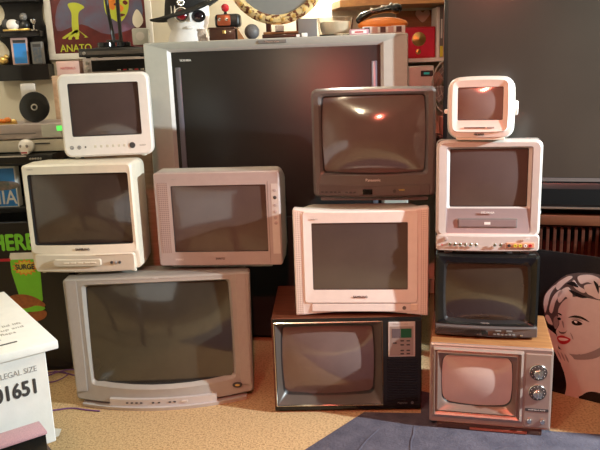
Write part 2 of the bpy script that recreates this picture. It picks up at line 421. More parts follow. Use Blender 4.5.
b = MB(); b.lathe([(.008, .004), (.007, .005)], M['gold'], (.312, pc(.312, z0+.04), z0+.041), '-Y', 20, sx=1.3, sy=.6); b.build('emblem', bd)
text('sound_mark', 'D-SERIES', .006, (.0, f_(0, 1)-.0006, z0+.527), M['pale_ink'], D)

# ================================================================== television E : charcoal
x, y = bc(.059, 2.792, .484, -9.4)
E_ = crt('charcoal_television', (x, y, .852), -9.4, 'charcoal grey television with a curved screen, on top of the white speaker-sided set')
z0 = .018; h = .428; W = .242
sc = (-.196, .198, z0+.102, z0+.396); scb = (.004, .004, .006)
ybe = lambda u, v: -.012*(1-u*u)*(1-.3*v)
b = MB()
b.loft([rr(*sc, .012, .018, scb), rr(sc[0]-.004, sc[1]+.004, sc[2]-.004, sc[3]+.004, .013, .006, scb, yb=ybe), rr(-.213, .214, z0+.09, z0+.411, .012, -.002, (0, .003, .003), yb=ybe),
        rr(-W+.010, W-.010, z0+.008, z0+h-.009, .014, 0, (0, .004, .004), yb=ybe), rr(-W, W, z0, z0+h, .02, .012, (0, .004, .004)), rr(-W, W, z0, z0+h, .02, .05), rr(-W+.01, W-.01, z0+.002, z0+h-.006, .03, .07),
        rr(-W+.02, W-.02, z0+.002, z0+h-.02, .04, .2), rr(-.17, .17, z0+.01, z0+h-.12, .05, .36), rr(-.12, .12, z0+.03, z0+h-.2, .04, .41)],
       [M['mask'], M['pana_low'], M['pana'], M['pana'], M['pana'], M['pana_low'], M['black'], M['black'], M['black']], None, M['black'])
b.build('cabinet', E_)
screen(E_, sc[0]-.005, sc[1]+.005, sc[2]-.005, sc[3]+.005, .014, .030, crt_glass('taupe tube glass', (.13, .10, .092)), r=.014, bow=scb)
b = MB(); b.loft([rr(-.222, .222, z0+.006, z0+.052, .006, .0, yb=lambda u, v: -.015*(1-u*u)), rr(-.219, .219, z0+.009, z0+.049, .006, -.005, yb=lambda u, v: -.016*(1-u*u))], M['pana'], None, M['pana_low']); b.build('control_panel', E_)
for xx in (-.205, -.188, -.168, -.152, -.135, -.106, -.09, -.074):
    yy = -.006-.016*(1-(xx/.219)**2)
    MB().box(xx-.005, xx+.005, yy-.002, yy+.003, z0+.019, z0+.024, M['ink'], r=.001, seg=1).build('button', E_)
MB().box(-.041, -.003, -.0235, -.015, z0+.014, z0+.034, M['gloss'], r=.001, seg=1).build('display_window', E_)
MB().lathe([(.0065, -.003), (.0065, .003), (.003, .003)], M['ink'], (.084, -.019, z0+.026), '-Y', 16).build('jack', E_)
text('input_mark', 'VIDEO', .008, (.112, -.0185, z0+.030), M['yellow'], E_, ex=.001)
text('logo', 'Panasonic', .015, (0, -.0192, z0+.070), M['pale_ink'], E_, ex=.001)
b = MB(); b.loft([rr(-.215, .215, 0, z0+.006, .003, .02), rr(-.19, .19, 0, z0+.006, .003, .34)], M['pana_low'], M['pana_low'], M['pana_low']); b.build('base', E_)

# ================================================================== television F : white with perforated sides
x, y = bc(-.029, 2.658, .526, -5.7)
F = crt('speaker_sided_television', (x, y, .410), -5.7, 'pinkish white television with perforated side speakers, sitting on the dark wooden console set')
z0 = 0; h = .440; W = .263
sc = (-.189, .181, .113, .382)
b = MB()
b.loft([rr(*sc, .003, .008), rr(sc[0]-.001, sc[1]+.001, sc[2]-.001, sc[3]+.001, .004, 0), rr(-.222, .218, .060, .428, .012, -.004, (0, -.004, 0)),
        rr(-.225, .221, .056, .432, .012, .0, (0, -.004, 0)), rr(-W+.004, W-.004, .004, h-.003, .006, .004, (0, -.014, -.018)), rr(-W, W, 0, h, .008, .010, (0, -.014, -.018)), rr(-W, W, 0, h, .008, .05, (0, -.014, -.018)),
        rr(-W+.006, W-.006, .006, h-.012, .02, .07, (0, -.01, -.01)), rr(-W+.02, W-.02, .01, h-.02, .05, .19), rr(-.18, .18, .012, h-.1, .05, .34), rr(-.13, .13, .03, h-.18, .05, .40)],
       [M['mask'], M['white'], M['white'], M['white'], M['white'], M['white'], M['cream'], M['cream'], M['cream'], M['cream']], None, M['cream'])
b.build('cabinet', F)
screen(F, sc[0]-.003, sc[1]+.003, sc[2]-.003, sc[3]+.003, .006, .002, crt_glass('flat brown tube glass', (.085, .063, .058)), r=.004)
gm = dots('perforated white', (.78, .70, .62), (.50, .42, .37), .0085, .5)
for sx in (-1, 1):
    b = MB(); q = (lambda v: -v) if sx < 0 else (lambda v: v)
    pts = [(q(.230), .012), (q(.257), .010), (q(.257), .430), (q(.233), .430)]
    b.prism(pts if sx > 0 else pts[::-1], -.001, .006, gm); b.build('speaker_grille', F)
MB().box(-.195, .195, -.001, .005, .0535, .0550, M['grey_ink']).build('seam', F)
MB().box(-.196, .19, -.002, .006, .022, .0530, M['white'], r=.001, seg=1).build('front_flap', F)
MB().box(.193, .221, -.003, .006, .024, .052, M['cream'], r=.002, seg=1).build('power_panel', F)
MB().cyl((.168, -.002, .037), .0075, .003, M['jvc_dark'], n=20).build('power_button', F)
text('logo', 'SAMSUNG', .0125, (-.004, -.0045, .083), M['ink'], F, bold=.0003)
text('model_mark', 'SAMSUNG', .006, (-.178, -.0045, .400), M['grey_ink'], F)
for xx in (-.21, .21): MB().box(xx-.03, xx+.03, .03, .30, 0, .012, M['cream']).build('foot', F)

# ================================================================== television G : dark wooden console
x, y = bc(-.129, 2.635, .598, -2.5)
G = crt('wooden_television', (x, y, 0), -2.5, 'wide dark walnut television with a green keypad display, at the bottom of the middle stack')
zf = .012; h = .398; W = .299; dp = .43
b = MB()
b.box(-W, W, .006, dp, h-.014+zf, h+zf, M['walnut'], r=.002, seg=1)
b.box(-W, -W+.012, .006, dp, zf, h-.014+zf, M['walnut'], r=.001, seg=1); b.box(W-.012, W, .006, dp, zf, h-.014+zf, M['walnut'], r=.001, seg=1)
b.box(-W+.012, W-.012, .006, dp, zf, zf+.012, M['walnut']); b.box(-W+.012, W-.012, dp-.01, dp, zf+.012, zf+h-.014, M['black'])
b.build('cabinet', G)
sc = (-.256, .104, zf+.062, zf+.352); scb = (.006, .004, .008)
b = MB()
fr = (-.291, .145, zf+.018, zf+.383)
b.loft([rr(*sc, .02, .05, scb), rr(sc[0]-.006, sc[1]+.006, sc[2]-.006, sc[3]+.006, .022, .034, scb), rr(fr[0]+.006, fr[1]-.006, fr[2]+.006, fr[3]-.006, .003, .002)], [M['mask'], mat('brown tube surround', (.085, .07, .06), .35)])
b.loft([rr(fr[0]+.0055, fr[1]-.0055, fr[2]+.0055, fr[3]-.0055, .003, .003), rr(fr[0]+.003, fr[1]-.003, fr[2]+.003, fr[3]-.003, .003, -.003), rr(*fr, .003, -.001)], M['chrome'])
b.loft([rr(*fr, .003, -.001), rr(fr[0], fr[1], fr[2], fr[3], .003, .012)], M['gloss'])
b.build('tube_surround', G)
MB().box(-W+.002, W-.002, .002, .012, zf+.001, zf+.018, M['gloss']).build('front_trim', G)
MB().box(-W+.002, W-.002, .002, .012, zf+.383, zf+.396, M['gloss']).build('front_trim', G)
MB().box(-W+.002, -.2915, .002, .012, zf+.018, zf+.383, M['walnut']).build('front_trim', G)
screen(G, sc[0]-.004, sc[1]+.004, sc[2]-.004, sc[3]+.004, .046, .030, crt_glass('warm grey tube glass', (.17, .125, .115)), r=.022, bow=scb)
MB().box(.145, W-.002, .0, .014, zf+.018, zf+.383, M['black'], r=.001, seg=1).build('control_face', G)
sl = MB()
for k in range(26): sl.box(.160, .284, -.002, .003, zf+.035+k*.0072, zf+.038+k*.0072, M['gloss'])
sl.build('speaker_grille', G)
p = MB(); p.box(.166, .273, -.004, .004, zf+.230, zf+.378, M['silver_hi'], r=.002, seg=1); p = p.build('keypad', G)
MB().box(.172, .266, -.0046, .0, zf+.236, zf+.360, M['retro']).build('keypad_face', p)
MB().box(.180, .2145, -.0058, -.003, zf+.312, zf+.350, mat('grey display window', (.12, .09, .09), .2)).build('display_window', p)
MB().box(.2155, .258, -.0058, -.003, zf+.312, zf+.350, M['green_disp']).build('channel_display', p)
for xx, zz in ((.192, .290), (.221, .299), (.245, .299), (.221, .282), (.245, .282), (.221, .258), (.245, .258), (.221, .244), (.245, .244)):
    MB().box(xx-.007, xx+.007, -.0075, -.004, zf+zz-.0025, zf+zz+.0025, M['ink'], r=.0008, seg=1).build('button', p)
text('keypad_print', 'PROGRAMMABLE', .007, (.214, -.0045, zf+.369), M['grey_ink'], p, squash=1.1)
text('logo', 'Magnavox', .010, (.222, -.0022, zf+.028), M['steel'], G, ex=.0012)
MB().lathe([(.006, -.001), (.006, .0025), (.0035, .0025), (.003, .001)], M['steel'], (.262, -.0, zf+.028), '-Y', 18).build('power_knob', G)
feet(G, [(-.26, .04), (.26, .04), (-.26, .38), (.26, .38)], .012, M['rubber'], z=zf)

# ================================================================== television K : retro woodgrain with dials
x, y = bc(.476, 2.482, .447, -13.7)
K = crt('dial_television', (x, y, .005), -13.7, 'retro wood-grain television with two round tuning dials, at the bottom of the right stack')
z0 = .022; h = .326; W = .2235; dp = .35
b = MB()
b.loft([rr(-W+.008, W-.008, z0+.008, z0+h-.008, .006, .03), rr(-W+.004, W-.004, z0+.003, z0+h-.003, .006, .010), rr(-W, W, z0, z0+h, .008, .014), rr(-W, W, z0, z0+h, .008, dp)], M['oak'], M['black'], M['black']); b.build('cabinet', K)
MB().box(-W+.03, W-.03, -.004, dp-.04, 0, z0+.001, M['brown_foot'], r=.003).build('plinth', K)
b = MB()
b.loft([rr(-W+.002, W-.002, z0+.002, z0+h-.002, .006, .012), rr(-W+.001, W-.001, z0+.001, z0+h-.001, .007, 0), rr(-W+.006, W-.006, z0+.006, z0+h-.006, .005, -.004), rr(-W+.010, W-.010, z0+.010, z0+h-.022, .004, -.002), rr(-.204, .112, z0+.036, z0+.306, .006, -.0015)], M['retro']); b.build('front_frame', K)
sc = (-.170, .074, z0+.088, z0+.277); scb = (.006, .006, .008)
b = MB()
b.loft([rr(*sc, .026, .012, scb), rr(sc[0]-.004, sc[1]+.004, sc[2]-.004, sc[3]+.004, .028, .004, scb), rr(sc[0]-.012, sc[1]+.011, sc[2]-.014, sc[3]+.010, .024, -.003, scb), rr(-.192, .095, z0+.058, z0+.294, .006, -.016), rr(-.198, .101, z0+.050, z0+.300, .006, -.010),
        rr(-.204, .110, z0+.040, z0+.306, .005, -.018), rr(-.210, .118, z0+.030, z0+.312, .005, -.012), rr(-.212, .120, z0+.028, z0+.314, .005, -.002)],
       [M['mask'], M['retro_dk'], M['retro_dk'], M['retro'], M['retro_dk'], M['retro'], M['retro']]); b.build('tube_surround', K)
screen(K, sc[0]-.004, sc[1]+.004, sc[2]-.004, sc[3]+.004, .009, .014, crt_glass('pale tube glass', (.60, .47, .42), .2), r=.026, bow=scb)
MB().box(.126, .216, -.008, .004, z0+.012, z0+.306, M['retro'], r=.002, seg=1).build('control_face', K)
for zz in (.236, .156):
    d = MB(); d.lathe([(.032, 0), (.032, .004), (.030, .006), (.020, .006)], [M['chrome'], M['chrome'], M['ink']], (.171, -.008, z0+zz), '-Y', 36)
    d = d.build('dial', K)
    for a in range(12):
        t = 2*math.pi*a/12
        bb = MB(); bb.box(.171+.0245*math.cos(t)-.0012, .171+.0245*math.cos(t)+.0012, -.0148, -.0135, z0+zz+.0245*math.sin(t)-.0012, z0+zz+.0245*math.sin(t)+.0012, M['pale_ink']); bb.build('tick', d)
    kb = MB()
    lp = []
    for hh, rad in ((0, .0175), (.008, .0175), (.014, .016), (.016, .013)):
        lp.append([Vector((.171+(rad+(.0012 if j % 2 else 0))*math.cos(2*math.pi*j/40), -.014-hh, z0+zz+(rad+(.0012 if j % 2 else 0))*math.sin(2*math.pi*j/40))) for j in range(40)])
    kb.loft(lp, M['chrome'], M['chrome'], M['steel']); kb.box(.168, .174, -.034, -.028, z0+zz-.013, z0+zz+.013, M['chrome'], r=.002); kb.build('knob', d)
b = MB(); b.box(.130, .213, -.0095, -.006, z0+.078, z0+.090, M['ink'], r=.0005, seg=1); st = b.build('brand_strip', K)
text('brand_lettering', 'SHARP SOLID STATE', .006, (.171, -.0097, z0+.084), M['pale_ink'], st, squash=1.1)
for xx in (.146, .193): MB().lathe([(.010, -.001), (.010, .007), (.008, .010)], M['chrome'], (xx, -.008, z0+.040), '-Y', 22).build('knob', K)
MB().box(-.07, .14, -.009, -.003, .004, .012, mat('dull red strip', (.30, .07, .04), .4)).build('trim_stripe', K)

# ================================================================== television J : gloss black
x, y = bc(.509, 2.549, .378, -11.9)
J = crt('black_television', (x, y, .353), -11.9, 'glossy black television between the silver disc-slot set and the retro dial set')
z0 = .010; h = .318; W = .189
sc = (-.146, .146, z0+.062, z0+.276); scb = (.003, .003, .004)
ybj = lambda u, v: -.010*(1-u*u)
b = MB()
b.loft([rr(*sc, .01, .016, scb), rr(sc[0]-.010, sc[1]+.010, sc[2]-.010, sc[3]+.010, .014, .006, scb, yb=ybj), rr(-W+.010, W-.010, z0+.044, z0+h-.008, .010, 0, yb=ybj), rr(-W, W, z0+.040, z0+h, .010, .008)],
       [M['mask'], M['gloss'], M['gloss']])
b.loft([rr(-W, W, z0, z0+h, .010, .008), rr(-W, W, z0, z0+h, .010, .06), rr(-W+.01, W-.01, z0, z0+h-.01, .03, .08), rr(-W+.02, W-.02, z0+.005, z0+h-.02, .04, .18), rr(-.12, .12, z0+.02, z0+h-.1, .04, .34)], [M['gloss'], M['black'], M['black'], M['black']], None, M['black'])
b.build('cabinet', J)
screen(J, sc[0]-.004, sc[1]+.004, sc[2]-.004, sc[3]+.004, .014, .014, crt_glass('brown black tube glass', (.05, .035, .025)), r=.012, bow=scb)
b = MB(); b.loft([rr(-W, W, z0, z0+.040, .004, .02), rr(-W, W, z0, z0+.040, .004, -.002, yb=lambda u, v: -.012*(1-u*u)), rr(-W+.003, W-.003, z0+.003, z0+.036, .003, -.010, yb=lambda u, v: -.012*(1-u*u))], M['pana_low'], None, M['pana_low']); b.build('control_panel', J)
rb = MB()
for k in range(17):
    xx = -.180+k*.0098; yy = -.011-.012*(1-((xx+.006)/W)**2)
    rb.box(xx, xx+.0035, yy-.0015, yy+.003, z0+.004, z0+.034, M['black'], rot=Matrix.Rotation(R(35), 4, 'Y'))
rb.build('speaker_grille', J)
MB().cyl((-.004, -.021, z0+.016), .012, .005, M['gloss'], n=24).build('volume_knob', J)
for i, xx in enumerate((.032, .046, .060, .074, .088, .102, .130)):
    MB().box(xx-.005, xx+.005, -.020, -.012, z0+.008, z0+.014, M['jvc_dark'] if i < 6 else M['steel'], r=.001, seg=1).build('button', J)
buttons(J, [.045, .085], z0+.026, -.019, .022, .006, M['jvc_dark'])
text('logo', 'TOSHIBA', .008, (-.003, -.0105, z0+.052), M['grey_ink'], J, ex=.001)
feet(J, [(-.15, .04), (.15, .04), (-.1, .28), (.1, .28)], .010, M['rubber'], z=z0)

# ================================================================== television I : silver combo with slot
x, y = bc(.511, 2.562, .376, -9.8)
I = crt('combination_television', (x, y, .681), -9.8, 'silver television with a built-in tape slot, under the rounded small white one')
z0 = .012; h = .413; W = .188
sc = (-.136, .137, z0+.168, z0+.378)
b = MB()
b.loft([rr(*sc, .004, .022, (0, 0, .0)), rr(sc[0]-.003, sc[1]+.003, sc[2]-.003, sc[3]+.003, .005, .012), rr(-.149, .151, z0+.160, z0+.386, .006, .004), rr(-.152, .154, z0+.066, z0+.389, .008, -.001), rr(-W+.010, W-.010, z0+.062, z0+h-.010, .02, -.003, (0, .002, 0)),
        rr(-W, W, z0+.05, z0+h, .026, .008, (0, .003, 0))], [M['mask'], M['silver_hi'], mat('mauve inner panel', (.31, .25, .25), .35, metal=.1), M['silver_hi'], M['silver_hi']])
b.loft([rr(-W, W, z0, z0+h, .02, .008, (0, .003, 0)), rr(-W, W, z0, z0+h, .02, .06), rr(-W+.006, W-.006, z0+.002, z0+h-.008, .03, .08), rr(-W+.014, W-.014, z0+.003, z0+h-.02, .04, .2), rr(-.14, .14, z0+.006, z0+h-.1, .04, .35)], [M['silver_hi'], M['silver'], M['silver_back'], M['silver_back']], None, M['silver_back'])
b.build('cabinet', I)
screen(I, sc[0]-.003, sc[1]+.003, sc[2]-.003, sc[3]+.003, .018, .008, crt_glass('mauve tube glass', (.10, .07, .065)), r=.006)
b = MB(); b.loft([rr(-W+.002, W-.002, z0+.001, z0+.062, .012, .02), rr(-W+.001, W-.001, z0, z0+.062, .012, -.002, yb=lambda u, v: -.014*(1-u*u)), rr(-W+.005, W-.005, z0+.004, z0+.058, .010, -.007, yb=lambda u, v: -.014*(1-u*u))], M['silver_hi'], None, M['silver_hi']); b.build('control_panel', I)
s_ = MB(); s_.box(-.108, .106, -.0030, .003, z0+.089, z0+.123, M['jvc_dark'], r=.001, seg=1); s_ = s_.build('tape_slot', I)
MB().box(-.105, .103, -.0045, .0, z0+.092, z0+.119, mat('slot door plastic', (.24, .18, .18), .35), r=.001, seg=1).build('slot_door', s_)
MB().box(-.012, .010, -.0052, -.003, z0+.1005, z0+.1105, M['pale_ink']).build('sticker', s_)
text('logo', 'SYLVANIA', .0105, (.0, -.0022, z0+.145), M['pale_ink'], I, bold=.0002)
yi = lambda xx: -.008-.014*(1-(xx/W)**2)
MB().lathe([(.008, -.002), (.008, .002), (.006, .003)], M['silver'], (-.152, yi(.15), z0+.047), '-Y', 18).build('power_button', I)
MB().cyl((-.165, yi(.165), z0+.024), .003, .002, M['red'], n=10).build('indicator', I)
for xx in (-.137, -.118, -.099, -.080, -.061, -.042, .026, .047):
    MB().lathe([(.006, -.002), (.006, .002), (.0045, .0035)], M['chrome'], (xx, yi(xx), z0+.028), '-Y', 16).build('button', I)
jp = MB(); jp.box(.068, .168, yi(.15)-.004, 0, z0+.013, z0+.034, M['orange'], r=.002, seg=1); jp.mats[0] = mat('copper label', (.55, .28, .17), .4)
jp = jp.build('jack_panel', I)
for xx, m_ in ((.078, 'ink'), (.100, 'yellow'), (.118, 'yellow'), (.136, 'paper'), (.153, 'red')):
    MB().lathe([(.006, 0), (.006, .003), (.003, .003), (.003, .0)], [M[m_], M[m_], M['ink']], (xx, yi(.15)-.004, z0+.024), '-Y', 14).build('jack', jp)
text('format_mark', 'VHS', .009, (.142, -.0165, z0+.050), M['pale_ink'], I, ex=.002)
for xx in (-.14, .14): MB().box(xx-.016, xx+.016, .01, .05, 0, z0+.003, M['silver'], r=.002, seg=1).build('foot', I)
for xx in (-.11, .11): MB().box(xx-.016, xx+.016, .27, .31, 0, z0+.006, M['silver'], r=.002, seg=1).build('foot', I)

# ================================================================== television H : small rounded white
x, y = bc(.546, 2.534, .225, -18.6)
Hh = crt('portable_television', (x, y, 1.1075), -16, 'small rounded white portable television with a side knob, on top of the right stack')
z0 = .008; h = .213; W = .113
b = MB(); sc = (-.078, .074, z0+.068, z0+.180)
tp = (.0, -.006)
b.loft([rr(*sc, .004, .010), rr(sc[0]-.002, sc[1]+.002, sc[2]-.002, sc[3]+.002, .005, .002), rr(-.088, .084, z0+.030, z0+.196, .010, -.001, (.002, .004, .002)), rr(-.096, .091, z0+.028, z0+.203, .016, -.003, (.003, .004, .003)),
        rr(-.099, .095, z0+.024, z0+.206, .02, .003, (.003, .004, .003)), rr(-W+.006, W-.006, z0+.008, z0+h-.004, .03, .006, (.003, .004, .003)), rr(-W, W, z0, z0+h, .036, .022, (.004, .005, 0)), rr(-W, W, z0, z0+h, .036, .07, (.004, .005, 0)),
        rr(-W+.006, W-.006, z0+.002, z0+h-.008, .036, .10), rr(-.085, .085, z0+.004, z0+.17, .04, .20), rr(-.06, .06, z0+.02, z0+.13, .03, .24)], [M['mask']]+[M['white']]*9, None, M['white'])
b.build('cabinet', Hh)
screen(Hh, sc[0]-.003, sc[1]+.003, sc[2]-.003, sc[3]+.003, .008, .006, crt_glass('dusty pink tube glass', (.26, .18, .165)), r=.006)
MB().box(-.056, .018, -.0032, .002, z0+.0385, z0+.0415, M['ink']).build('slot', Hh)
MB().box(.022, .048, -.0032, .002, z0+.0375, z0+.0425, M['grey_ink']).build('slider', Hh)
text('logo', 'MEMOREX', .0075, (-.004, -.0005, z0+.017), M['ink'], Hh, ex=.008)
kk = MB(); kk.lathe([(.026, 0), (.026, .010), (.022, .014)], M['white'], (W+.001, .045, z0+.105), 'X', 24, sx=.8); kk.build('side_knob', Hh)
kk = MB(); kk.box(-W-.016, -W+.004, .03, .05, z0+.088, z0+.104, M['white'], r=.005); kk.build('antenna_hinge', Hh)
b = MB(); b.box(-.085, .085, .012, .15, .0022, z0+.012, M['cream'], r=.004); b.build('base', Hh)

# screens of A and B share the helper above; B is bulged a little
screen(B, -.206, .211, .010+.115, .010+.413, .012, .014, crt_glass('dark brown tube glass', (.06, .04, .032)), r=.010)

# ================================================================== the big rear set
T = crt('projection_television', (-.101, 3.40, 0), -8, 'huge silver-framed rear projection television standing behind all the stacks')
W = .632; top = 1.52
b = MB()
b.box(-W+.02, W-.02, .03, .50, .02, top-.01, M['black'], r=.01)
b.box(-W+.05, W-.05, .06, .46, 0, .03, M['black'])
b.build('cabinet', T)
b = MB()
b.loft([rr(-.505, .505, .62, top-.048, .004, .030), rr(-.520, .520, .605, top-.034, .006, .012), rr(-W+.004, W-.004, .56, top-.004, .008, 0), rr(-W, W, .555, top, .010, .005), rr(-W, W, .555, top, .010, .06)],
       [M['silver_hi'], M['silver_back'], M['silver_back'], M['silver_back']])
b.build('silver_frame', T)
b = MB()
b.loft([rr(-.452, .452, .68, top-.128, .003, .045), rr(-.462, .462, .672, top-.112, .006, .040), rr(-.510, .510, .615, top-.045, .004, .032)], [M['gloss'], M['gloss']]); b.build('inner_surround', T)
for sx in (-1, 1): MB().box(sx*.475-.013, sx*.475+.013, .026, .042, .66, top-.120, mat('slate trim %d' % sx, (.16, .16, .20), .3, metal=.3), r=.003).build('side_trim', T)
sm = mat('glossy projection screen', (.005, .004, .004), .03, coat=.15, spec=.4)
MB().box(-.455, .455, .046, .05, .675, top-.122, sm).build('screen', T)
bd = MB().box(-.068, .068, -.001, .006, top-.024, top-.008, M['jvc_dark'], r=.002, seg=1).build('badge', T)
text('badge_lettering', 'TheaterView', .013, (0, -.0015, top-.016), M['steel'], bd)
text('logo', 'TOSHIBA', .014, (-.435, .0305, top-.088), M['pale_ink'], T, ex=.006)
MB().box(-W+.115, W-.115, -.004, .06, .03, .66, mat('black speaker cloth', (.012, .012, .012), .9, bump=.5, bscale=400), r=.005).build('speaker_cloth', T)
TY = lambda lx: 3.40-math.sin(R(8))*(lx)   # world y of the front at a given local x

# ================================================================== flat television at the right, on its console
FT = crt('flat_television', (1.36, 2.965, .745), -16, 'large dark flat screen television filling the upper right, on the red brown console')
b = MB(); b.box(-.73, .73, .0, .05, .11, 1.02, M['black'], r=.006); b.build('frame', FT)
MB().box(-.712, .712, -.0015, .004, .130, 1.004, mat('matte dark panel', (.048, .037, .029), .16, spec=.6, noise=.05, scale=3)).build('screen', FT)
MB().box(-.5, .5, -.0025, .003, .112, .128, M['pana_low']).build('bottom_bezel', FT)
MB().box(-.06, .06, .10, .14, .01, .4, M['black'], r=.004).build('neck', FT)
MB().box(-.06, .06, .045, .11, .25, .4, M['black'], r=.004).build('bracket', FT)
b = MB(); b.slab([(-.35, .095), (.35, .095), (.3, .26), (-.3, .26)], 0, .015, M['gloss']); b.build('foot', FT)

SB = root('dark_gap_bar', (1.40, 2.95, .742), -16, 'long black bar added to darken the gap below the flat television', 'dark_gap_bar')  # added bar: hides the bright wall behind the stand gap
SB.location = (1.372, 2.925, .7445)
MB().box(-.56, .66, .03, .085, 0, .107, M['black'], r=.006).build('body', SB); MB().box(-.55, .65, .027, .032, .01, .08, mat('black cloth mesh', (.006, .006, .006), .9, spec=.1, bump=.5, bscale=500)).build('bar_face', SB)
CO = root('media_console', (1.40, 3.02, 0), -16, 'low red brown wooden media console with slatted front under the flat television', 'console')
W = .68
b = MB(); b.box(-W, W, -.06, .30, .728, .742, M['black'], r=.003); b.build('top', CO)
MB().box(-W-.002, W+.002, -.066, -.058, .733, .7445, M['steel'], r=.002, seg=1).build('edge_strip', CO)
for sx in (-1, 1): MB().box(sx*W-.015, sx*W+.015, -.02, .29, 0, .728, M['console_wood'], r=.003).build('side_panel', CO)
MB().box(-W, W, -.045, .0, .655, .700, wood('rail wood', (.12, .042, .018), (.07, .022, .010)), r=.003).build('rail', CO)  # rail browns also darkened for the stacks' shade
MB().box(-W+.015, W-.015, .27, .285, .02, .728, M['console_wood']).build('back_panel', CO)
for i in range(44):
    xx = -W+.03+i*.030
    MB().box(xx, xx+.014, -.02, -.008, .08, .640, M['console_wood'], r=.002, seg=1).build('slat', CO)
MB().box(-W+.015, W-.015, -.01, .265, .04, .08, M['console_wood']).build('bottom', CO)

# ================================================================== portrait board leaning at the right
PB = root('portrait_poster', (1.19, 2.633, 0), -38, 'black and white portrait poster of a smiling light-haired woman, leaning right of the dial television', 'poster')
PB.rotation_euler = (R(-7), 0, R(-38))
b = MB(); b.box(-.30, .40, 0, .012, 0, .60, M['poster_black'], r=.001, seg=1); b.build('board', PB)
def blob(pts, n=4):
    """closed Catmull-Rom through the points"""
    out = []; L = len(pts)
    for i in range(L):
        p0, p1, p2, p3 = [Vector((*pts[(i+k) % L], 0)) for k in (-1, 0, 1, 2)]
        for k in range(n):
            t = k/n
            q = .5*((2*p1)+(-p0+p2)*t+(2*p0-5*p1+4*p2-p3)*t*t+(-p0+3*p1-3*p2+p3)*t**3)
            out.append((q.x, q.y))
    return out
def layer(parent, name, pts, m, lv, y=0, smooth=4):
    return MB().prism(blob(pts, smooth) if smooth else pts, y-.0004*lv, y, m).build(name, parent)
def pb(pts):     # artboard units of the printed portrait -> metres on the board
    out = []
    for X, Y in pts:
        a, c = X/5.63, Y/5.63; out.append((-.261+a*.0039, .540-c*.0043+(a-5)*.0005))
    return out
def pl(name, pts, m, lv): return layer(PB, name, pb(pts), m, lv)
pl('printed_shoulder', [(228, 520), (300, 470), (400, 430), (560, 470), (720, 520), (760, 700), (740, 745), (340, 745), (285, 735), (262, 640), (240, 570)], M['skin_grey'], 1)
pl('printed_dress', [(285, 760), (300, 715), (350, 690), (450, 700), (600, 720), (740, 760)], M['poster_black'], 2)
pl('printed_hair', [(18, 220), (30, 160), (80, 100), (150, 52), (250, 40), (345, 52), (440, 90), (500, 180), (510, 300), (470, 400), (410, 430), (300, 300), (210, 200), (150, 220), (130, 330), (100, 345), (55, 330), (38, 290)], M['deep_grey'], 3)
pl('printed_fur', [(-10, 350), (40, 345), (80, 370), (120, 400), (130, 450), (150, 520), (100, 470), (60, 410), (20, 372)], M['hair_lt'], 3)
pl('printed_face', [(150, 190), (210, 172), (300, 180), (380, 205), (425, 300), (415, 400), (350, 455), (270, 488), (200, 492), (150, 470), (124, 435), (122, 400), (112, 370), (128, 330), (118, 290), (116, 240)], M['skin_grey'], 4)
pl('printed_jaw_shade', [(200, 494), (270, 490), (350, 457), (420, 400), (430, 440), (360, 500), (270, 520), (215, 515)], M['mid_grey'], 4)
pl('printed_left_cheek', [(92, 300), (112, 285), (124, 320), (112, 360), (95, 340)], M['mid_grey'], 4)
for k, pts in enumerate([[(24, 220), (32, 165), (70, 120), (95, 110), (60, 160), (48, 230), (38, 270)], [(90, 105), (150, 62), (180, 66), (140, 100), (100, 140)], [(60, 250), (75, 180), (110, 140), (130, 150), (95, 200), (80, 270)],
        [(110, 150), (160, 120), (190, 170), (170, 190), (150, 175), (120, 210), (105, 190)], [(210, 60), (280, 50), (340, 75), (330, 110), (270, 90), (230, 100)], [(250, 110), (300, 100), (350, 130), (345, 180), (300, 165), (270, 150)],
        [(350, 80), (410, 100), (450, 160), (430, 190), (390, 140)], [(370, 150), (420, 200), (440, 270), (410, 250), (380, 200)], [(190, 80), (215, 110), (260, 135), (250, 150), (205, 130), (180, 100)], [(40, 290), (60, 285), (90, 335), (60, 325)], [(455, 200), (490, 260), (480, 360), (450, 330), (455, 260)]]):
    pl('printed_curl', pts, M['hair_lt'] if k % 4 else M['skin_grey'], 5)
for pts in ([(165, 135), (215, 150), (270, 170), (300, 168), (250, 178), (200, 165)], [(300, 80), (330, 105), (335, 150), (318, 120)], [(150, 100), (190, 90), (220, 120), (180, 112)]): pl('printed_lock', pts, M['poster_black'], 6)
pl('printed_brow', [(176, 290), (212, 276), (258, 282), (300, 308), (255, 294), (214, 288)], M['poster_black'], 6)
pl('printed_eye', [(198, 312), (222, 301), (262, 320), (236, 331), (210, 327)], M['poster_black'], 6)
pl('printed_eye_white', [(212, 308), (222, 305), (232, 311), (224, 318)], M['paper'], 7)
pl('printed_lid', [(195, 300), (225, 292), (265, 308), (225, 299)], M['mid_grey'], 6)
pl('printed_brow', [(110, 268), (128, 270), (140, 280), (125, 278)], M['poster_black'], 6)
pl('printed_eye', [(112, 298), (126, 292), (136, 302), (124, 308)], M['poster_black'], 6)
pl('printed_nose', [(126, 366), (142, 374), (166, 372), (176, 362), (165, 380), (140, 382)], M['deep_grey'], 6)
pl('printed_nose', [(140, 310), (152, 318), (158, 350), (150, 340)], M['mid_grey'], 6)
pl('printed_lips', [(122, 404), (148, 392), (172, 398), (202, 410), (190, 432), (160, 442), (134, 432)], M['lip'], 6)
pl('printed_teeth', [(132, 408), (160, 406), (190, 412), (170, 421), (140, 420)], M['paper'], 7)
pl('printed_smile_line', [(196, 372), (212, 392), (218, 412), (208, 400)], M['mid_grey'], 6)
pl('printed_arm', [(160, 540), (235, 520), (256, 600), (282, 740), (300, 762), (205, 762), (203, 670), (182, 600)], M['skin_grey'], 7)
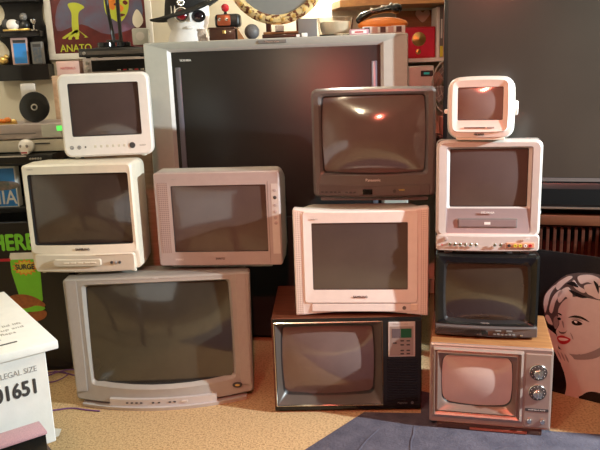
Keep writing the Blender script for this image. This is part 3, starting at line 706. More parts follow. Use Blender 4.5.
pl('printed_hand', [(108, 462), (140, 470), (200, 494), (232, 520), (240, 565), (205, 572), (165, 556), (130, 510)], M['skin_grey'], 8)
for k in range(3): pl('printed_finger', [(128+k*24, 478+k*8), (150+k*24, 505+k*8), (160+k*22, 530+k*6), (142+k*22, 505+k*8)], M['mid_grey'], 9)
setp(MB().box(-.02, .025, -.03, .03, 0, .012, M['paper'], r=.003).build('paper_scrap', loc=(1.0, 2.93, .742)), 'small white paper scrap behind the top corner of the portrait poster', 'paper')

# ================================================================== blue rug
rug = mat('blue grey fleece', (.115, .11, .14), .95, scale=14, col2=(.075, .073, .098), bump=1, bscale=90, spec=.1)
b = MB(); outl = [(-.55, 1.75), (.235, 2.61), (.462, 2.585), (.497, 2.78), (.60, 2.72), (.93, 2.41), (1.10, 2.375), (1.62, 2.30), (1.4, 1.75), (.5, 1.5)]
b.slab(outl, 0.0005, .005, rug)
o = b.build('floor_blanket'); setp(o, 'blue grey blanket spread on the carpet in front of the right stacks', 'blanket')
for k, (p0, p1) in enumerate([((.0, 1.98), (.30, 2.52)), ((.55, 2.25), (.80, 2.34)), ((.35, 2.2), (.42, 2.5)), ((.85, 2.2), (1.2, 2.3))]):
    pts = [(p0[0]+(p1[0]-p0[0])*t/8, p0[1]+(p1[1]-p0[1])*t/8+.012*math.sin(t*1.4+k), .0045) for t in range(9)]
    MB().tube(pts, [.0005]+[.004]*7+[.0005], rug, 8).build('fold', o)

# ================================================================== carton on a low table at the left
BX = (-.593, 1.587)
def loc36(lx, ly):   # table-local to world, corner based: +x along the front edge, +y to the rear
    c, s = math.cos(R(36)), math.sin(R(36)); return BX[0]+c*lx-s*ly, BX[1]+s*lx+c*ly
tx, ty = loc36(-.40, .25)
TB = root('low_table', (tx, ty, 0), 36, 'low dark side table carrying the white storage carton at the far left', 'table')
MB().box(-.42, .350, -.335, .30, .475, .505, M['console_wood'], r=.004).build('tabletop', TB)
for sx in (-.38, .31):
    for sy in (-.29, .21): MB().box(sx-.02, sx+.02, sy-.02, sy+.02, 0, .475, M['console_wood'], r=.003).build('leg', TB)
cx, cy = loc36(-.165, .20)
CB = root('storage_carton', (cx, cy, .505), 36, 'white cardboard storage carton with a lid and printed number, at the left edge', 'box')
b = MB(); b.box(-.155, .136, -.186, .285, 0, .258, M['carton'], r=.002, seg=1); b.build('body', CB)
b = MB(); b.box(-.163, .165, -.20, .298, .243, .265, M['carton'], r=.003); b.build('lid', CB)
text('size_print', 'LETTER/LEGAL SIZE', .020, (.112, -.1865, .203), M['grey_ink'], CB, align='RIGHT', squash=.84)
text('number_print', '01651', .052, (.112, -.1865, .158), M['ink'], CB, align='RIGHT', bold=.0016, squash=.80)
def lid_mark(s, size, lx, ly, rz=0):
    cu = bpy.data.curves.new('lid_note', 'FONT'); cu.body = s; cu.size = size; cu.extrude = .0003
    t = bpy.data.objects.new('lid_note', cu); C.objects.link(t); dg = bpy.context.evaluated_depsgraph_get(); dg.update()
    me = bpy.data.meshes.new_from_object(t.evaluated_get(dg)); bpy.data.objects.remove(t)
    me.transform(Matrix.Translation((lx, ly, .2652)) @ Matrix.Rotation(R(rz), 4, 'Z')); me.materials.clear(); me.materials.append(M['grey_ink'])
    o = bpy.data.objects.new('lid_print', me); C.objects.link(o); o.parent = CB
for k, wds in enumerate(('To remove lid lift', 'both ends up and', 'pull. Fold flaps', 'store flat')): lid_mark(wds, .021, -.02, -.02-k*.030)
MB().box(.01, .085, -.146, -.139, .2650, .2658, M['ink']).build('lid_slot', CB)
px, py = loc36(-.155, -.045)
PK = root('pink_edged_case', (px, py, .505), 36, 'dark glossy case with a glittery pink rim, standing in front of the white carton', 'case')
MB().box(-.14, .082, -.03, .028, 0, .074, M['gloss'], r=.003).build('body', PK)
MB().box(-.143, .085, -.033, .030, .074, .083, M['pink'], r=.003).build('rim', PK)
b = MB(); wx, wy = loc36(-.002, -.02)
b.slab([(0, 0), (.03, -.02), (.055, -.005), (.05, .03), (.012, .045)], 0, .001, M['paper'])
bm = b.bm
for v in bm.verts: v.co.z += .03*abs(v.co.x*10-.2)
wp = b.build('crumpled_paper', loc=(-1.06, 2.50, .001)); wp.scale = (1.6, 1.6, 1); setp(wp, 'crumpled white paper scrap on the carpet by the carton', 'paper')

# ================================================================== black fast-food sign board
SG = root('advert_board', (-1.42, 3.13, 0), 2, 'black advert board with green lettering, a drink cup and a burger, behind the carton', 'sign')
b = MB(); b.box(-.42, .335, .0, .02, 0, .735, M['poster_black'], r=.002, seg=1); b.build('board', SG)
text('green_lettering', 'HERE', .105, (.195, -.0008, .638), M['lime'], SG, align='RIGHT', bold=.0035, squash=.80)
MB().box(-.2, .075, -.001, .002, .553, .566, M['red']).build('red_line', SG)
cup = layer(SG, 'printed_cup', [(.10, .580), (.235, .578), (.228, .36), (.215, .33), (.125, .33), (.118, .40), (.10, .50)], M['lime'], 1, smooth=0)
MB().prism([(.098, .560), (.237, .558), (.235, .590), (.105, .592)], -.0009, 0, M['paper']).build('printed_lid', cup)
st_ = []
for k in range(28):
    a = 2*math.pi*k/28; q = .055 if k % 2 else .040; st_.append((.165+q*1.1*math.cos(a), .520+q*.75*math.sin(a)))
MB().prism(st_, -.0012, 0, M['orange']).build('printed_burst', cup)
MB().prism([(.165+(x-.165)*.8, .52+(z-.52)*.8) for x, z in st_], -.0016, 0, M['yellow']).build('printed_burst', cup)
text('cup_lettering', 'SURGE', .034, (.165, -.002, .522), M['ink'], cup, bold=.0015, squash=.85)
cup.location.x = -.028
bun = mat('burger print', (.42, .13, .03), .5, scale=60, col2=(.25, .07, .02))
layer(SG, 'printed_burger', [(.06, .375), (.11, .408), (.18, .405), (.235, .375), (.25, .345), (.16, .335), (.08, .345)], bun, 6)
layer(SG, 'printed_lettuce', [(.07, .345), (.11, .352), (.16, .340), (.21, .352), (.25, .340), (.23, .325), (.15, .322), (.09, .325)], M['lime'], 7)
layer(SG, 'printed_bun', [(.07, .325), (.16, .318), (.25, .325), (.24, .285), (.16, .270), (.09, .285)], bun, 6)

for o in SG.children:
    if o.name.split('.')[0] in ('printed_burger', 'printed_lettuce', 'printed_bun'): o.location = (-.045, 0, -.02)
# ================================================================== left rack and equipment
RK = root('equipment_rack', (-1.50, 3.33, 0), 0, 'black open equipment rack at the left behind the advert board', 'rack')
for zz in (.03, .685, .765, .985): MB().box(-.40, .38, .0, .34, zz-.015, zz, M['black'], r=.002, seg=1).build('shelf', RK)
for sx in (-.40, .365): MB().box(sx, sx+.015, 0, .34, 0, .985, M['black']).build('side_panel', RK)
MB().box(-.385, .365, .325, .335, .03, .97, M['black']).build('back_panel', RK)
def unit(name, x0, x1, y0, y1, z0, z1, m, label, cat, yaw=0):
    r_ = root(name, ((x0+x1)/2, y0, z0), yaw, label, cat); w = (x1-x0)/2; hh = z1-z0
    MB().box(-w, w, .004, y1-y0, .006, hh, m, r=.003).build('case', r_)
    for sx in (-1, 1):
        for yy in (.03, y1-y0-.03): MB().cyl((sx*(w-.04), yy, 0), .012, .007, M['rubber'], 'Z', 12).build('foot', r_)
    return r_, w, hh
u, w, hh = unit('video_recorder', -1.78, -1.14, 3.345, 3.60, .685, .748, M['black'], 'black video recorder on the rack just above the advert board', 'video recorder')
MB().box(-w+.02, w-.02, .001, .006, .012, hh-.008, M['gloss']).build('front_panel', u); MB().cyl((.20, .0, .03), .010, .006, M['jvc_dark']).build('knob', u)
BB = root('blue_game_box', (-1.60, 3.36, .765), 0, 'blue boxed game with large white letters, on the middle rack shelf', 'box')
MB().box(-.17, .235, 0, .05, 0, .200, M['paper'], r=.002, seg=1).build('box', BB)
MB().box(-.16, .228, -.001, .002, .005, .19, M['blue']).build('cover_print', BB)
layer(BB, 'cover_picture', [(-.15, .085), (-.15, .125), (.0, .13), (.22, .125), (.225, .09), (.05, .08)], mat('cover picture', (.35, .22, .18), .5, scale=40, col2=(.10, .14, .12)), 4)
text('cover_lettering', 'MANIA', .095, (.228, -.0016, .045), M['paper'], BB, align='RIGHT', bold=.001, squash=.85)
u, w, hh = unit('tape_deck', -1.86, -1.135, 3.235, 3.63, .985, 1.030, M['black'], 'flat black deck at the bottom of the left component pile', 'hi-fi unit')
for k in range(5): MB().cyl((.29+k*.012-.03, .004, .026), .005, .006, M['steel'], n=10).build('knob', u)
MB().box(-w+.01, w-.12, -.001, .006, hh-.008, hh-.002, M['silver_hi']).build('trim_line', u)
u, w, hh = unit('beige_player', -1.86, -1.09, 3.31, 3.62, 1.030, 1.092, M['cream_panel'], 'beige disc player in the middle of the left component pile', 'disc player')
MB().box(.24, .31, -.002, .006, .04, .046, M['ink']).build('disc_slot', u); MB().box(-.05, .06, -.001, .006, .012, .05, M['box_pink']).build('label', u)
u, w, hh = unit('silver_player', -1.86, -1.085, 3.30, 3.60, 1.092, 1.165, M['silver'], 'silver player with a lit green display, topping the left component pile', 'disc player')
MB().box(.28, .37, -.001, .006, .012, hh-.004, M['silver_back']).build('front_panel', u)
MB().box(.352, .376, -.003, .004, .040, .062, M['green_led']).build('display', u)
MB().box(-.3, .25, -.001, .006, .030, .033, M['jvc_dark']).build('seam', u)
sk = MB(); sk.ball((0, 0, .036), .036, M['foam'], (1, 1.05, .95)); sk.box(-.018, .018, -.036, -.01, .002, .022, M['foam'], r=.006)
sk = sk.build('toy_skull', loc=(-1.262, 3.272, 1.030)); setp(sk, 'small white toy skull in front of the beige disc player', 'figurine')
for xx in (-.013, .013): MB().ball((xx, -.033, .040), .008, M['mid_grey'], (1, .4, 1), 10, 6).build('eye_socket', sk)
MB().box(-.014, .014, -.0385, -.034, .008, .014, M['lip']).build('mouth', sk)
# record and sleeve standing on the pile
RC = root('vinyl_record', (-1.255, 3.405, 1.165), 0, 'small black vinyl record with a silver centre standing on the left components', 'record')
RC.rotation_euler = (R(-8), 0, 0)
vm = mat('black vinyl', (.012, .012, .012), .22)
MB().lathe([(.030, 0), (.030, .003)], M['black'], (0, .012, .0725), '-Y', 20).build('backing', RC)
MB().lathe([(.073, 0), (.073, .003), (.070, .004), (.028, .0035), (.026, .0035)], vm, (0, 0, .0735), '-Y', 48).build('disc', RC)
MB().lathe([(.016, .003), (.016, .006), (.010, .0065), (.009, .003)], [M['steel'], M['steel'], M['ink']], (0, 0, .0735), '-Y', 24).build('hub', RC)
b = MB(); b.box(-.035, .035, 0, .01, 0, .185, M['silver_hi'], r=.002); o = b.build('grey_stand', loc=(-1.285, 3.435, 1.165)); setp(o, 'grey upright stand behind the vinyl record', 'stand'); 
g = MB()
for k in range(16):
    g.ball((-.085+k*.0115, .01*math.sin(k*2.3), .010+.006*math.sin(k*1.3)**2+.008*(k % 3 == 1)), .011+.003*(k % 2), M['orange'] if k % 3 else M['gold'], (1.2, 1, .8), 10, 6)
g.box(-.09, .10, -.012, .016, 0, .006, M['gold'])
setp(g.build('gilt_ornament', loc=(-1.43, 3.36, 1.165)), 'orange and gold carved ornament lying on the silver player', 'ornament')

# wall shelf, black lacquer with scalloped outline
SH = root('scalloped_wall_shelf', (-1.52, 4.098, 1.36), 0, 'black lacquered scalloped wall shelf in the top left corner', 'shelf')
def sh(dz): return dz
Lp = [(-.06, .0), (-.145, .035), (-.155, .085), (-.10, .12), (-.085, .16), (-.105, .20), (-.14, .235), (-.145, .28), (-.11, .31), (-.085, .36), (-.10, .41), (-.14, .45), (-.13, .62), (-.06, .74), (0, .78)]
Rp = [(.06, .74), (.13, .62), (.14, .45), (.125, .40), (.12, .33), (.135, .28), (.14, .22), (.128, .16), (.135, .11), (.145, .05), (.06, .0)]
SH_lac = mat('black lacquer', (.008, .006, .006), .35, coat=.12, spec=.3)
MB().prism(blob(Lp+Rp, 3), -.018, 0, SH_lac).build('back_board', SH)
for zz, wd, th in ((.085, .15, .085), (.265, .125, .030), (.45, .12, .030)):
    pts = [(-wd, 0)]+[(-wd+2*wd*i/12, -.09-.035*math.sin(math.pi*i/12)) for i in range(13)]+[(wd, 0)]
    b = MB(); b.slab(pts[::-1], zz-th, zz, SH_lac); b.build('shelf', SH)
    MB().tube([(p[0], p[1]-.001, zz-.004) for p in pts[1:-1]], .003, SH_lac, 6).build('edge_trim', SH)
def tape(x, z, w, h, m, cover, label, yaw=0, dx=.02):
    r_ = root('video_tape', (x, 4.02, z), yaw, label, 'video tape', )
    MB().box(-w/2, w/2, 0, .028, 0, h, m, r=.002, seg=1).build('sleeve', r_)
    MB().box(-w/2+.012, w/2-.004, -.001, .002, .006, h-.030, cover).build('cover_picture', r_)
    MB().box(-w/2+.012, w/2-.004, -.001, .002, h-.028, h-.012, M['ink']).build('title_band', r_)
tape(-1.525, 1.446, .085, .145, M['box_pink'], M['blue'], 'dusty pink video tape with a blue picture on the black wall shelf', 4)
tape(-1.430, 1.446, .065, .12, M['jvc_dark'], mat('dark blue cover', (.05, .08, .14), .5, scale=60, col2=(.15, .14, .12)), 'dark video tape leaning beside the pink one on the wall shelf', -12)
fg = MB(); fg.ball((0, 0, .034), .03, M['foam'], (1.2, .8, 1)); fg.ball((-.038, .0, .04), .02, M['ink'], (1, .8, 1.3)); fg.ball((.03, -.005, .045), .012, M['ink']); fg.box(-.05, .04, -.02, .02, 0, .010, M['gold'], r=.003)
setp(fg.build('pale_figurine', loc=(-1.545, 4.02, 1.626)), 'pale crouching figurine on the middle of the black wall shelf', 'figurine')
fg = MB(); fg.ball((0, 0, .03), .03, M['black'], (1, .8, 1)); fg.ball((0, 0, .075), .02, M['jvc_dark'], (1, .9, 1.1)); fg.box(-.035, .035, -.02, .02, 0, .012, M['gold'], r=.003)
setp(fg.build('dark_figurine', loc=(-1.485, 4.03, 1.626)), 'dark round-headed figurine between the pale figurine and the silver goblet', 'figurine')
fg = MB(); fg.lathe([(.018, 0), (.018, .004), (.004, .012), (.004, .03), (.015, .045), (.016, .06)], M['chrome'], n=18); setp(fg.build('silver_goblet', loc=(-1.43, 4.02, 1.626)), 'tiny silver goblet right of the pale figurine', 'goblet')
fg = MB(); fg.ball((0, 0, .024), .024, M['gold'], (1.2, .8, 1)); fg.ball((.02, 0, .045), .014, M['gold']); setp(fg.build('gold_figurine', loc=(-1.625, 4.03, 1.446)), 'small gold figurine at the left end of the black wall shelf', 'figurine')

# framed poster
FP = root('horror_poster', (-1.085, 4.098, 1.465), 0, 'white-framed maroon poster with yellow figures and yellow lettering on the back wall', 'poster')
b = MB(); b.box(-.295, .295, -.012, -.002, 0, .85, M['maroon']); b.build('print', FP)
for q in ((-.297, -.262, 0, .85), (.262, .297, 0, .85)): MB().box(q[0], q[1], -.022, 0, q[2], q[3], M['paper'], r=.003).build('frame_rail', FP)
for q in ((0, .034), (.82, .854)): MB().box(-.297, .297, -.024, 0, q[0], q[1], M['paper'], r=.003).build('frame_rail', FP)
yl = mat('acid yellow print', (.55, .60, .04), .5); pk = mat('hot pink print', (.75, .08, .25), .5); nv = mat('dusk blue print', (.10, .13, .22), .5, scale=10, col2=(.16, .05, .08))
layer(FP, 'printed_sky', [(-.24, .16), (-.20, .33), (.0, .40), (.2, .42), (.24, .2), (.05, .13), (-.1, .19)], nv, 1, -.012)
layer(FP, 'printed_leg', [(-.165, .30), (-.115, .305), (-.075, .28), (-.110, .25), (-.118, .16), (-.12, .125), (-.150, .125), (-.155, .18), (-.150, .25)], yl, 2, -.012)
for k, (a, c) in enumerate(((-.200, .115), (-.168, .110), (-.130, .110), (-.080, .118))): layer(FP, 'printed_claw', [(-.142+k*.006, .160), (a-.008, .125), (a-.012, c), (a+.006, c), (a+.008, .120), (-.128+k*.006, .150)], yl, 3, -.012)
layer(FP, 'printed_face', [(.04, .25), (.045, .36), (.11, .40), (.165, .37), (.175, .30), (.16, .24), (.12, .195), (.08, .21)], yl, 3, -.012)
layer(FP, 'printed_hair', [(.04, .34), (.06, .41), (.13, .43), (.19, .40), (.18, .35), (.12, .37), (.08, .35)], pk, 4, -.012)
layer(FP, 'printed_shade', [(.045, .30), (.09, .26), (.10, .34), (.06, .38)], M['orange'], 4, -.012); layer(FP, 'printed_nose', [(.12, .29), (.145, .27), (.13, .25), (.11, .255)], M['orange'], 4, -.012); layer(FP, 'printed_mouth', [(.10, .235), (.13, .24), (.15, .232), (.12, .222)], M['maroon'], 5, -.012)
layer(FP, 'printed_eye', [(.09, .29), (.11, .30), (.125, .29), (.11, .28)], M['maroon'], 5, -.012); layer(FP, 'printed_eye', [(.14, .30), (.155, .31), (.17, .295), (.155, .285)], M['maroon'], 5, -.012)
layer(FP, 'printed_flower', [(.19, .22), (.215, .26), (.24, .23), (.245, .19), (.215, .16), (.19, .18)], M['cream'], 4, -.012)
text('poster_lettering', 'ANATO', .056, (-.232, -.0150, .060), yl, FP, align='LEFT', squash=.9, bold=.0006)

# tan cabinet with turntable and receiver
TC = root('tan_cabinet', (-1.0, 3.685, 0), 0, 'tan wooden cabinet carrying the receiver, left of the projection television', 'cabinet')
MB().box(-.25, .278, .0, .36, .03, 1.38, M['tan_wood'], r=.004).build('body', TC)
for sx in (-1, 1): MB().box(sx*.123-.118+.012, sx*.123+.118+.012, -.012, .0, .06, 1.35, M['tan_wood'], r=.003).build('door', TC)
MB().box(-.24, .27, .02, .34, 0, .03, M['brown_foot']).build('plinth', TC)
u, w, hh = unit('receiver', -1.085, -.735, 3.69, 3.98, 1.38, 1.462, M['silver'], 'silver receiver with a dark dial window, under the turntable', 'receiver')
MB().box(-.13, w-.01, .0, .008, .014, .070, M['gloss']).build('dial_window', u)
for zz in (.028, .058): MB().cyl((-.152, .004, zz), .010, .010, M['steel']).build('knob', u)
for k in range(5): MB().box(.0+k*.03, .018+k*.03, -.002, .006, .016, .022, M['lip'] if k % 2 else M['steel']).build('button', u)
u, w, hh = unit('turntable', -1.10, -.74, 3.685, 3.98, 1.462, 1.510, M['black'], 'black turntable on the silver receiver', 'turntable')
MB().lathe([(.12, hh-.001), (.12, hh+.006), (.10, hh+.008)], M['gloss'], (-.01, .15, 0), 'Z', 36).build('platter', u)
MB().box(-w+.005, w-.005, .0, .008, .016, .034, M['pana']).build('front_strip', u); MB().cyl((-.15, .0, .025), .008, .008, M['steel']).build('knob', u)
LM = root('black_arm_stand', (-.93, 3.76, 1.518), 0, 'black arm stand with two round bases standing on the turntable', 'stand')
MB().lathe([(.046, 0), (.046, .018), (.040, .022)], M['gloss'], (-.042, 0, 0), 'Z', 30).build('round_base', LM)
MB().lathe([(.036, 0), (.036, .018), (.030, .022)], M['gloss'], (.048, 0, 0), 'Z', 30).build('round_base', LM)
MB().box(-.04, .04, -.008, .008, .02, .034, M['black'], r=.003).build('bridge', LM)
for (a, c) in ((0, -.035), (.035, -.0)): MB().tube([(a, 0, .02), (a+c*.5, .0, .18), (a+c, .01, .42)], .010, M['black'], 10).build('arm', LM)
b = MB(); b.box(-.042, .042, 0, .05, 0, .085, M['silver_back'], r=.008); cub = b.build('grey_cube_clock', loc=(-.785, 3.72, 1.5181)); setp(cub, 'grey metal cube clock at the right end of the turntable', 'clock')
MB().lathe([(.022, 0), (.022, .002), (.018, .003)], M['silver_hi'], (0, 0, .045), '-Y', 20).build('face', cub)
b = MB(); b.box(-.058, .058, 0, .18, 0, .072, M['box_pink'], r=.002); pb = b.build('pink_box', loc=(-1.165, 3.70, 1.38)); setp(pb, 'dusty pink box with red lettering beside the silver receiver', 'box')
text('box_lettering', 'MATERIALS', .018, (0, -.0003, .035), M['lip'], pb, squash=.85)

# ================================================================== things on the projection television (top z = 1.52)
ZT = 1.521
def on_top(lx, dy=0): a = R(-8); return -.101+lx*math.cos(a)-dy*math.sin(a), 3.40+lx*math.sin(a)+dy*math.cos(a), ZT
HD = root('foam_head', on_top(-.445, .16), 12, 'white foam display head wearing a black hat and goggles on the projection television', 'display head')
b = MB()
HW = 1.22
secs = [(0, .088, .085, 0), (.03, .080, .080, 0), (.06, .072, .082, -.004), (.09, .082, .095, -.008), (.13, .088, .104, -.006), (.17, .088, .104, 0), (.21, .075, .09, .004), (.24, .045, .055, .006), (.252, .012, .015, .006)]
b.loft([[Vector((w_*HW*math.cos(2*math.pi*j/28), yo+d_*math.sin(2*math.pi*j/28), z_)) for j in range(28)] for z_, w_, d_, yo in secs], M['foam'], M['foam'], M['foam'])
b.build('head', HD)
b = MB(); b.loft([[Vector((x_, y_, z_)) for x_, y_ in ((-w_, -.095), (0, yy), (w_, -.095), (0, -.08))] for z_, w_, yy in ((.150, .006, -.104), (.12, .011, -.118), (.098, .016, -.126), (.092, .012, -.112))], M['foam'], M['foam'], M['foam']); b.build('nose', HD)
b = MB(); b.ball((0, -.094, .066), .022, M['foam'], (1, .4, .35), 14, 8); b.build('mouth', HD)
ht = MB(); lp = []
for rad, hh, dz in ((.105, .140, 0), (.185, .128, .035), (.188, .135, .035), (.115, .160, .0), (.110, .21, 0), (.10, .27, 0), (.08, .285, 0), (.02, .288, 0)):
    lp.append([Vector((rad*math.cos(2*math.pi*j/36), .01+rad*1.02*math.sin(2*math.pi*j/36), hh+dz*abs(math.cos(2*math.pi*j/36))**2+rad*.30*math.cos(2*math.pi*j/36))) for j in range(36)])
ht.loft(lp, M['hat'], M['hat'], M['hat']); HT = ht.build('hat', HD)
HT['label'] = 'black felt hat'
gg = MB()
gg.lathe([(.036, -.01), (.036, .016), (.031, .020), (.028, .012)], M['chrome'], (-.038, -.098, .125), '-Y', 30); G1 = gg.build('goggles', HD)
MB().lathe([(.029, .008), (.020, .014), (.004, .016)], M['lens_red'], (-.038, -.098, .125), '-Y', 30).build('red_lens', G1)
b = MB()
for k in range(8): b.ball((-.038+.014*math.cos(k*.785), -.105, .182+.012*math.sin(k*.785)), .007, M['chrome'], n=8, k=6)
b.ball((-.038, -.108, .182), .010, M['chrome'], n=10, k=6); b.build('crystal_clasp', G1)
b = MB(); b.lathe([(.034, -.01), (.034, .010), (.028, .016), (.026, .010)], M['black'], (.044, -.098, .118), '-Y', 28, sy=.85); G2 = b.build('goggles', HD)
MB().lathe([(.027, .006), (.018, .012), (.004, .014)], M['dark_lens'], (.044, -.098, .118), '-Y', 28, sy=.85).build('dark_lens', G2)
# wooden box + camera
bx = root('wooden_cigar_box', on_top(-.245, .12), -8, 'small red brown wooden box between the foam head and the grey ball', 'box')
MB().box(-.075, .050, -.05, .05, 0, .052, M['console_wood'], r=.003).build('body', bx); MB().box(-.078, .053, -.053, .053, .052, .062, M['console_wood'], r=.003).build('lid', bx)
MB().box(-.008, .008, -.056, -.05, .030, .046, M['gold'], r=.002, seg=1).build('clasp', bx)
wd = MB(); wd.prism([(0, 0), (.035, 0), (.0, .055)], 0, .05, M['oak']); o = wd.build('wooden_wedge', loc=on_top(-.186, .10)); setp(o, 'tan wooden wedge leaning right of the red brown box', 'wood block')
cm = root('black_camera', (on_top(-.235, .13)[0], on_top(-.235, .13)[1], ZT+.062), -8, 'old black camera with an orange-lit front, on top of the red brown wooden box', 'camera')
MB().box(-.062, .062, -.035, .035, 0, .062, M['black'], r=.016, seg=3).build('body', cm)
MB().box(-.045, .02, -.046, -.034, .006, .058, mat('orange lit face', (.50, .12, .05), .3, metal=.5), r=.006).build('front_plate', cm)  # orange light on the camera front is put into the plate colour
for xx in (-.032, .004): MB().lathe([(.008, 0), (.008, .004), (.004, .006)], M['chrome'], (xx, -.046, .036), '-Y', 16).build('lens', cm)
b = MB(); b.lathe([(.010, .06), (.008, .068), (.006, .075)], M['black'], (-.012, 0, 0), 'Z', 16); b.build('neck', cm)
b = MB(); b.ball((-.012, 0, .092), .020, mat('red glass ball', (.65, .02, .03), .1, coat=1), n=20); b.build('ball', cm)
b = MB(); b.ball((0, 0, .037), .037, M['mid_grey']); b.mats[0] = mat('speckled grey stone', (.16, .15, .15), .5, noise=.15, scale=150)
setp(b.build('stone_ball', loc=on_top(-.120, .13)), 'speckled grey stone ball left of the wooden mirror base', 'ball')
bs = root('gilt_mirror', on_top(.03, .20), -6, 'oval mirror in a gilt carved frame on a wooden base, above the projection television', 'mirror')
MB().box(-.105, .095, -.05, .05, 0, .022, M['console_wood'], r=.003).build('base', bs); MB().box(-.10, .09, -.045, .045, .022, .034, M['oak'], r=.003).build('base_step', bs)
MB().box(-.09, -.065, -.012, .012, .03, .12, M['console_wood'], r=.003).build('post', bs); MB().box(.06, .08, -.012, .012, .03, .12, M['console_wood'], r=.003).build('post', bs)
b = MB(); N = 56; lps = []
MCX, MCZ, RX, RZ = -.03, .335, .235, .245
for j in range(N):
    t = 2*math.pi*j/N; c_, s_2 = math.cos(t), math.sin(t)
    lps.append([Vector((MCX+(RX+q[0])*c_, q[1], MCZ+(RZ+q[0])*s_2)) for q in ((-.026, .0), (-.024, -.014), (-.008, -.024), (.012, -.020), (.022, -.010), (.022, .0))])
lps.append(lps[0]); gm2 = mat('gilt with dark relief', (.80, .62, .30), .35, metal=.35, scale=42, col2=(.16, .05, .02), fac=(.44, .50))
b.loft(lps, gm2); FRm = b.build('frame', bs)
for k in range(26):
    t = 2*math.pi*k/26
    bb = MB(); bb.ball((MCX+RX*math.cos(t), -.024, MCZ+RZ*math.sin(t)), .009, M['gold'], (1, .5, 1.2), 10, 6); bb.build('carved_bead', FRm)
MB().lathe([(1, 0), (1, .004)], mat('mirror glass', (.40, .41, .40), .12, metal=.5), (MCX, .0, MCZ), '-Y', 56, sx=RX-.01, sy=RZ-.01).build('mirror_glass', bs)
o = MB().box(-.022, .022, -.02, .02, 0, .030, M['paper'], r=.006).build('white_dice', loc=(on_top(.012, .162)[0], on_top(.012, .162)[1], ZT+.034)); setp(o, 'small white block on the wooden mirror base', 'block')
o = MB().box(-.045, .045, -.02, .02, 0, .085, M['jvc_dark'], r=.003).build('dark_grey_box', loc=on_top(.158, .10)); setp(o, 'dark grey box left of the glass dish', 'box')
for i, (lx, s_3) in enumerate(((.118, .010), (.148, .014))):
    o = MB().box(-s_3, s_3, -s_3, s_3, 0, s_3*1.3, M['paper'], r=.003).build('white_pebble', loc=on_top(lx, .05)); setp(o, ('tiny', 'slightly larger')[i]+' white piece in front of the dark grey box', 'trinket', 'white pieces in front of the dark grey box')
gd = root('glass_dish', on_top(.285, .17), -8, 'oval glass dish filled with cream wax, beside the mirror', 'dish')
MB().lathe([(.070, 0), (.078, .006), (.086, .05), (.090, .088), (.085, .088), (.079, .05), (.078, .010), (.01, .008)], M['glass'], (0, 0, 0), 'Z', 40).build('bowl', gd)
MB().lathe([(.064, .012), (.074, .045), (.074, .068), (.02, .072)], mat('cream wax', (.88, .78, .60), .5), (0, 0, 0), 'Z', 36).build('wax', gd)
o = root('pink_cassette', on_top(.405, .08), -8, 'pink and white cassette case left of the orange telephone', 'cassette'); MB().box(-.045, .045, -.02, .02, 0, .026, M['pink'], r=.003).build('case', o)
MB().box(-.035, .035, -.0215, -.019, .006, .020, M['paper']).build('label', o); MB().box(-.02, .02, -.0225, -.02, .009, .016, M['lip']).build('print', o)
TP = root('orange_telephone', on_top(.515, .13), -8, 'orange retro telephone with a black chrome handset, right end of the projection television', 'telephone')
MB().box(-.095, .105, -.06, .06, .0, .036, M['paper'], r=.004).build('base', TP)
for k in range(5): MB().box(-.085+k*.037, -.06+k*.037, -.062, -.058, .006, .032, M['black'] if k % 2 == 0 else M['box_pink']).build('panel', TP)
b = MB(); b.loft([[Vector((w_*math.cos(2*math.pi*j/28), w_*.55*math.sin(2*math.pi*j/28), z_)) for j in range(28)] for z_, w_ in ((.034, .115), (.046, .120), (.060, .108), (.072, .075), (.078, .03))], M['orange'], M['orange'], M['orange']); b.build('body', TP)
b = MB(); b.tube([(-.115, 0, .066), (-.098, 0, .085), (-.05, 0, .103), (.0, 0, .112), (.045, 0, .118)], [.016, .018, .014, .014, .020], M['gloss'], 14)
b.ball((.062, 0, .115), .027, M['gloss'], (1.1, 1, .9)); b.ball((-.11, 0, .070), .018, M['gloss'])
hs = b.build('handset', TP)
for xx, zz in ((-.05, .116), (.0, .127), (.04, .137)): MB().ball((xx, -.004, zz-.002), .009, M['chrome'], n=10, k=6).build('chrome_button', hs)

# ================================================================== right rear shelf wall
SU = root('wall_shelf_unit', (.72, 4.095, 0), 0, 'honey wooden shelf unit on the back wall beside the flat television', 'shelf')
MB().slab([(-.50, -.02), (-.50, -.12), (-.47, -.26), (-.30, -.32), (.30, -.32), (.30, 0), (-.50, 0)], 1.680, 1.715, M['shelf_wood']).build('shelf', SU)
MB().box(-.14, .30, -.26, -.005, 1.385, 1.405, M['paper']).build('shelf', SU)
MB().box(-.14, .30, -.02, -.004, 1.405, 1.665, wood('brown back panel', (.34, .15, .06), (.25, .10, .04))).build('back_panel', SU)
MB().box(.28, .30, -.26, -.005, .9, 1.665, M['shelf_wood']).build('side_panel', SU)
MB().box(-.14, .30, -.26, -.005, .905, .925, M['shelf_wood']).build('shelf', SU)
MB().box(-.16, -.14, -.24, -.005, .90, 1.385, M['paper']).build('side_panel', SU)
for sx in (-.15, .28): MB().box(sx-.01, sx+.01, -.2, -.01, 0, .905, M['shelf_wood']).build('leg', SU)
hp = [(.0, -.032), (.025, -.010), (.040, .012), (.034, .030), (.018, .034), (.0, .020), (-.018, .034), (-.034, .030), (-.040, .012), (-.025, -.010)]
o = MB().prism(blob(hp, 3), -.012, 0, mat('pinkish ceramic', (.62, .40, .30), .4)).build('heart_ornament', loc=(.725, 4.07, 1.632)); setp(o, 'pinkish heart ornament hanging above the red radio', 'ornament')
RD = root('red_radio', (.675, 3.90, 1.405), 0, 'red radio with a gold dial, behind the right corner of the projection television', 'radio')
MB().box(-.115, .090, 0, .10, 0, .165, M['red'], r=.006).build('case', RD)
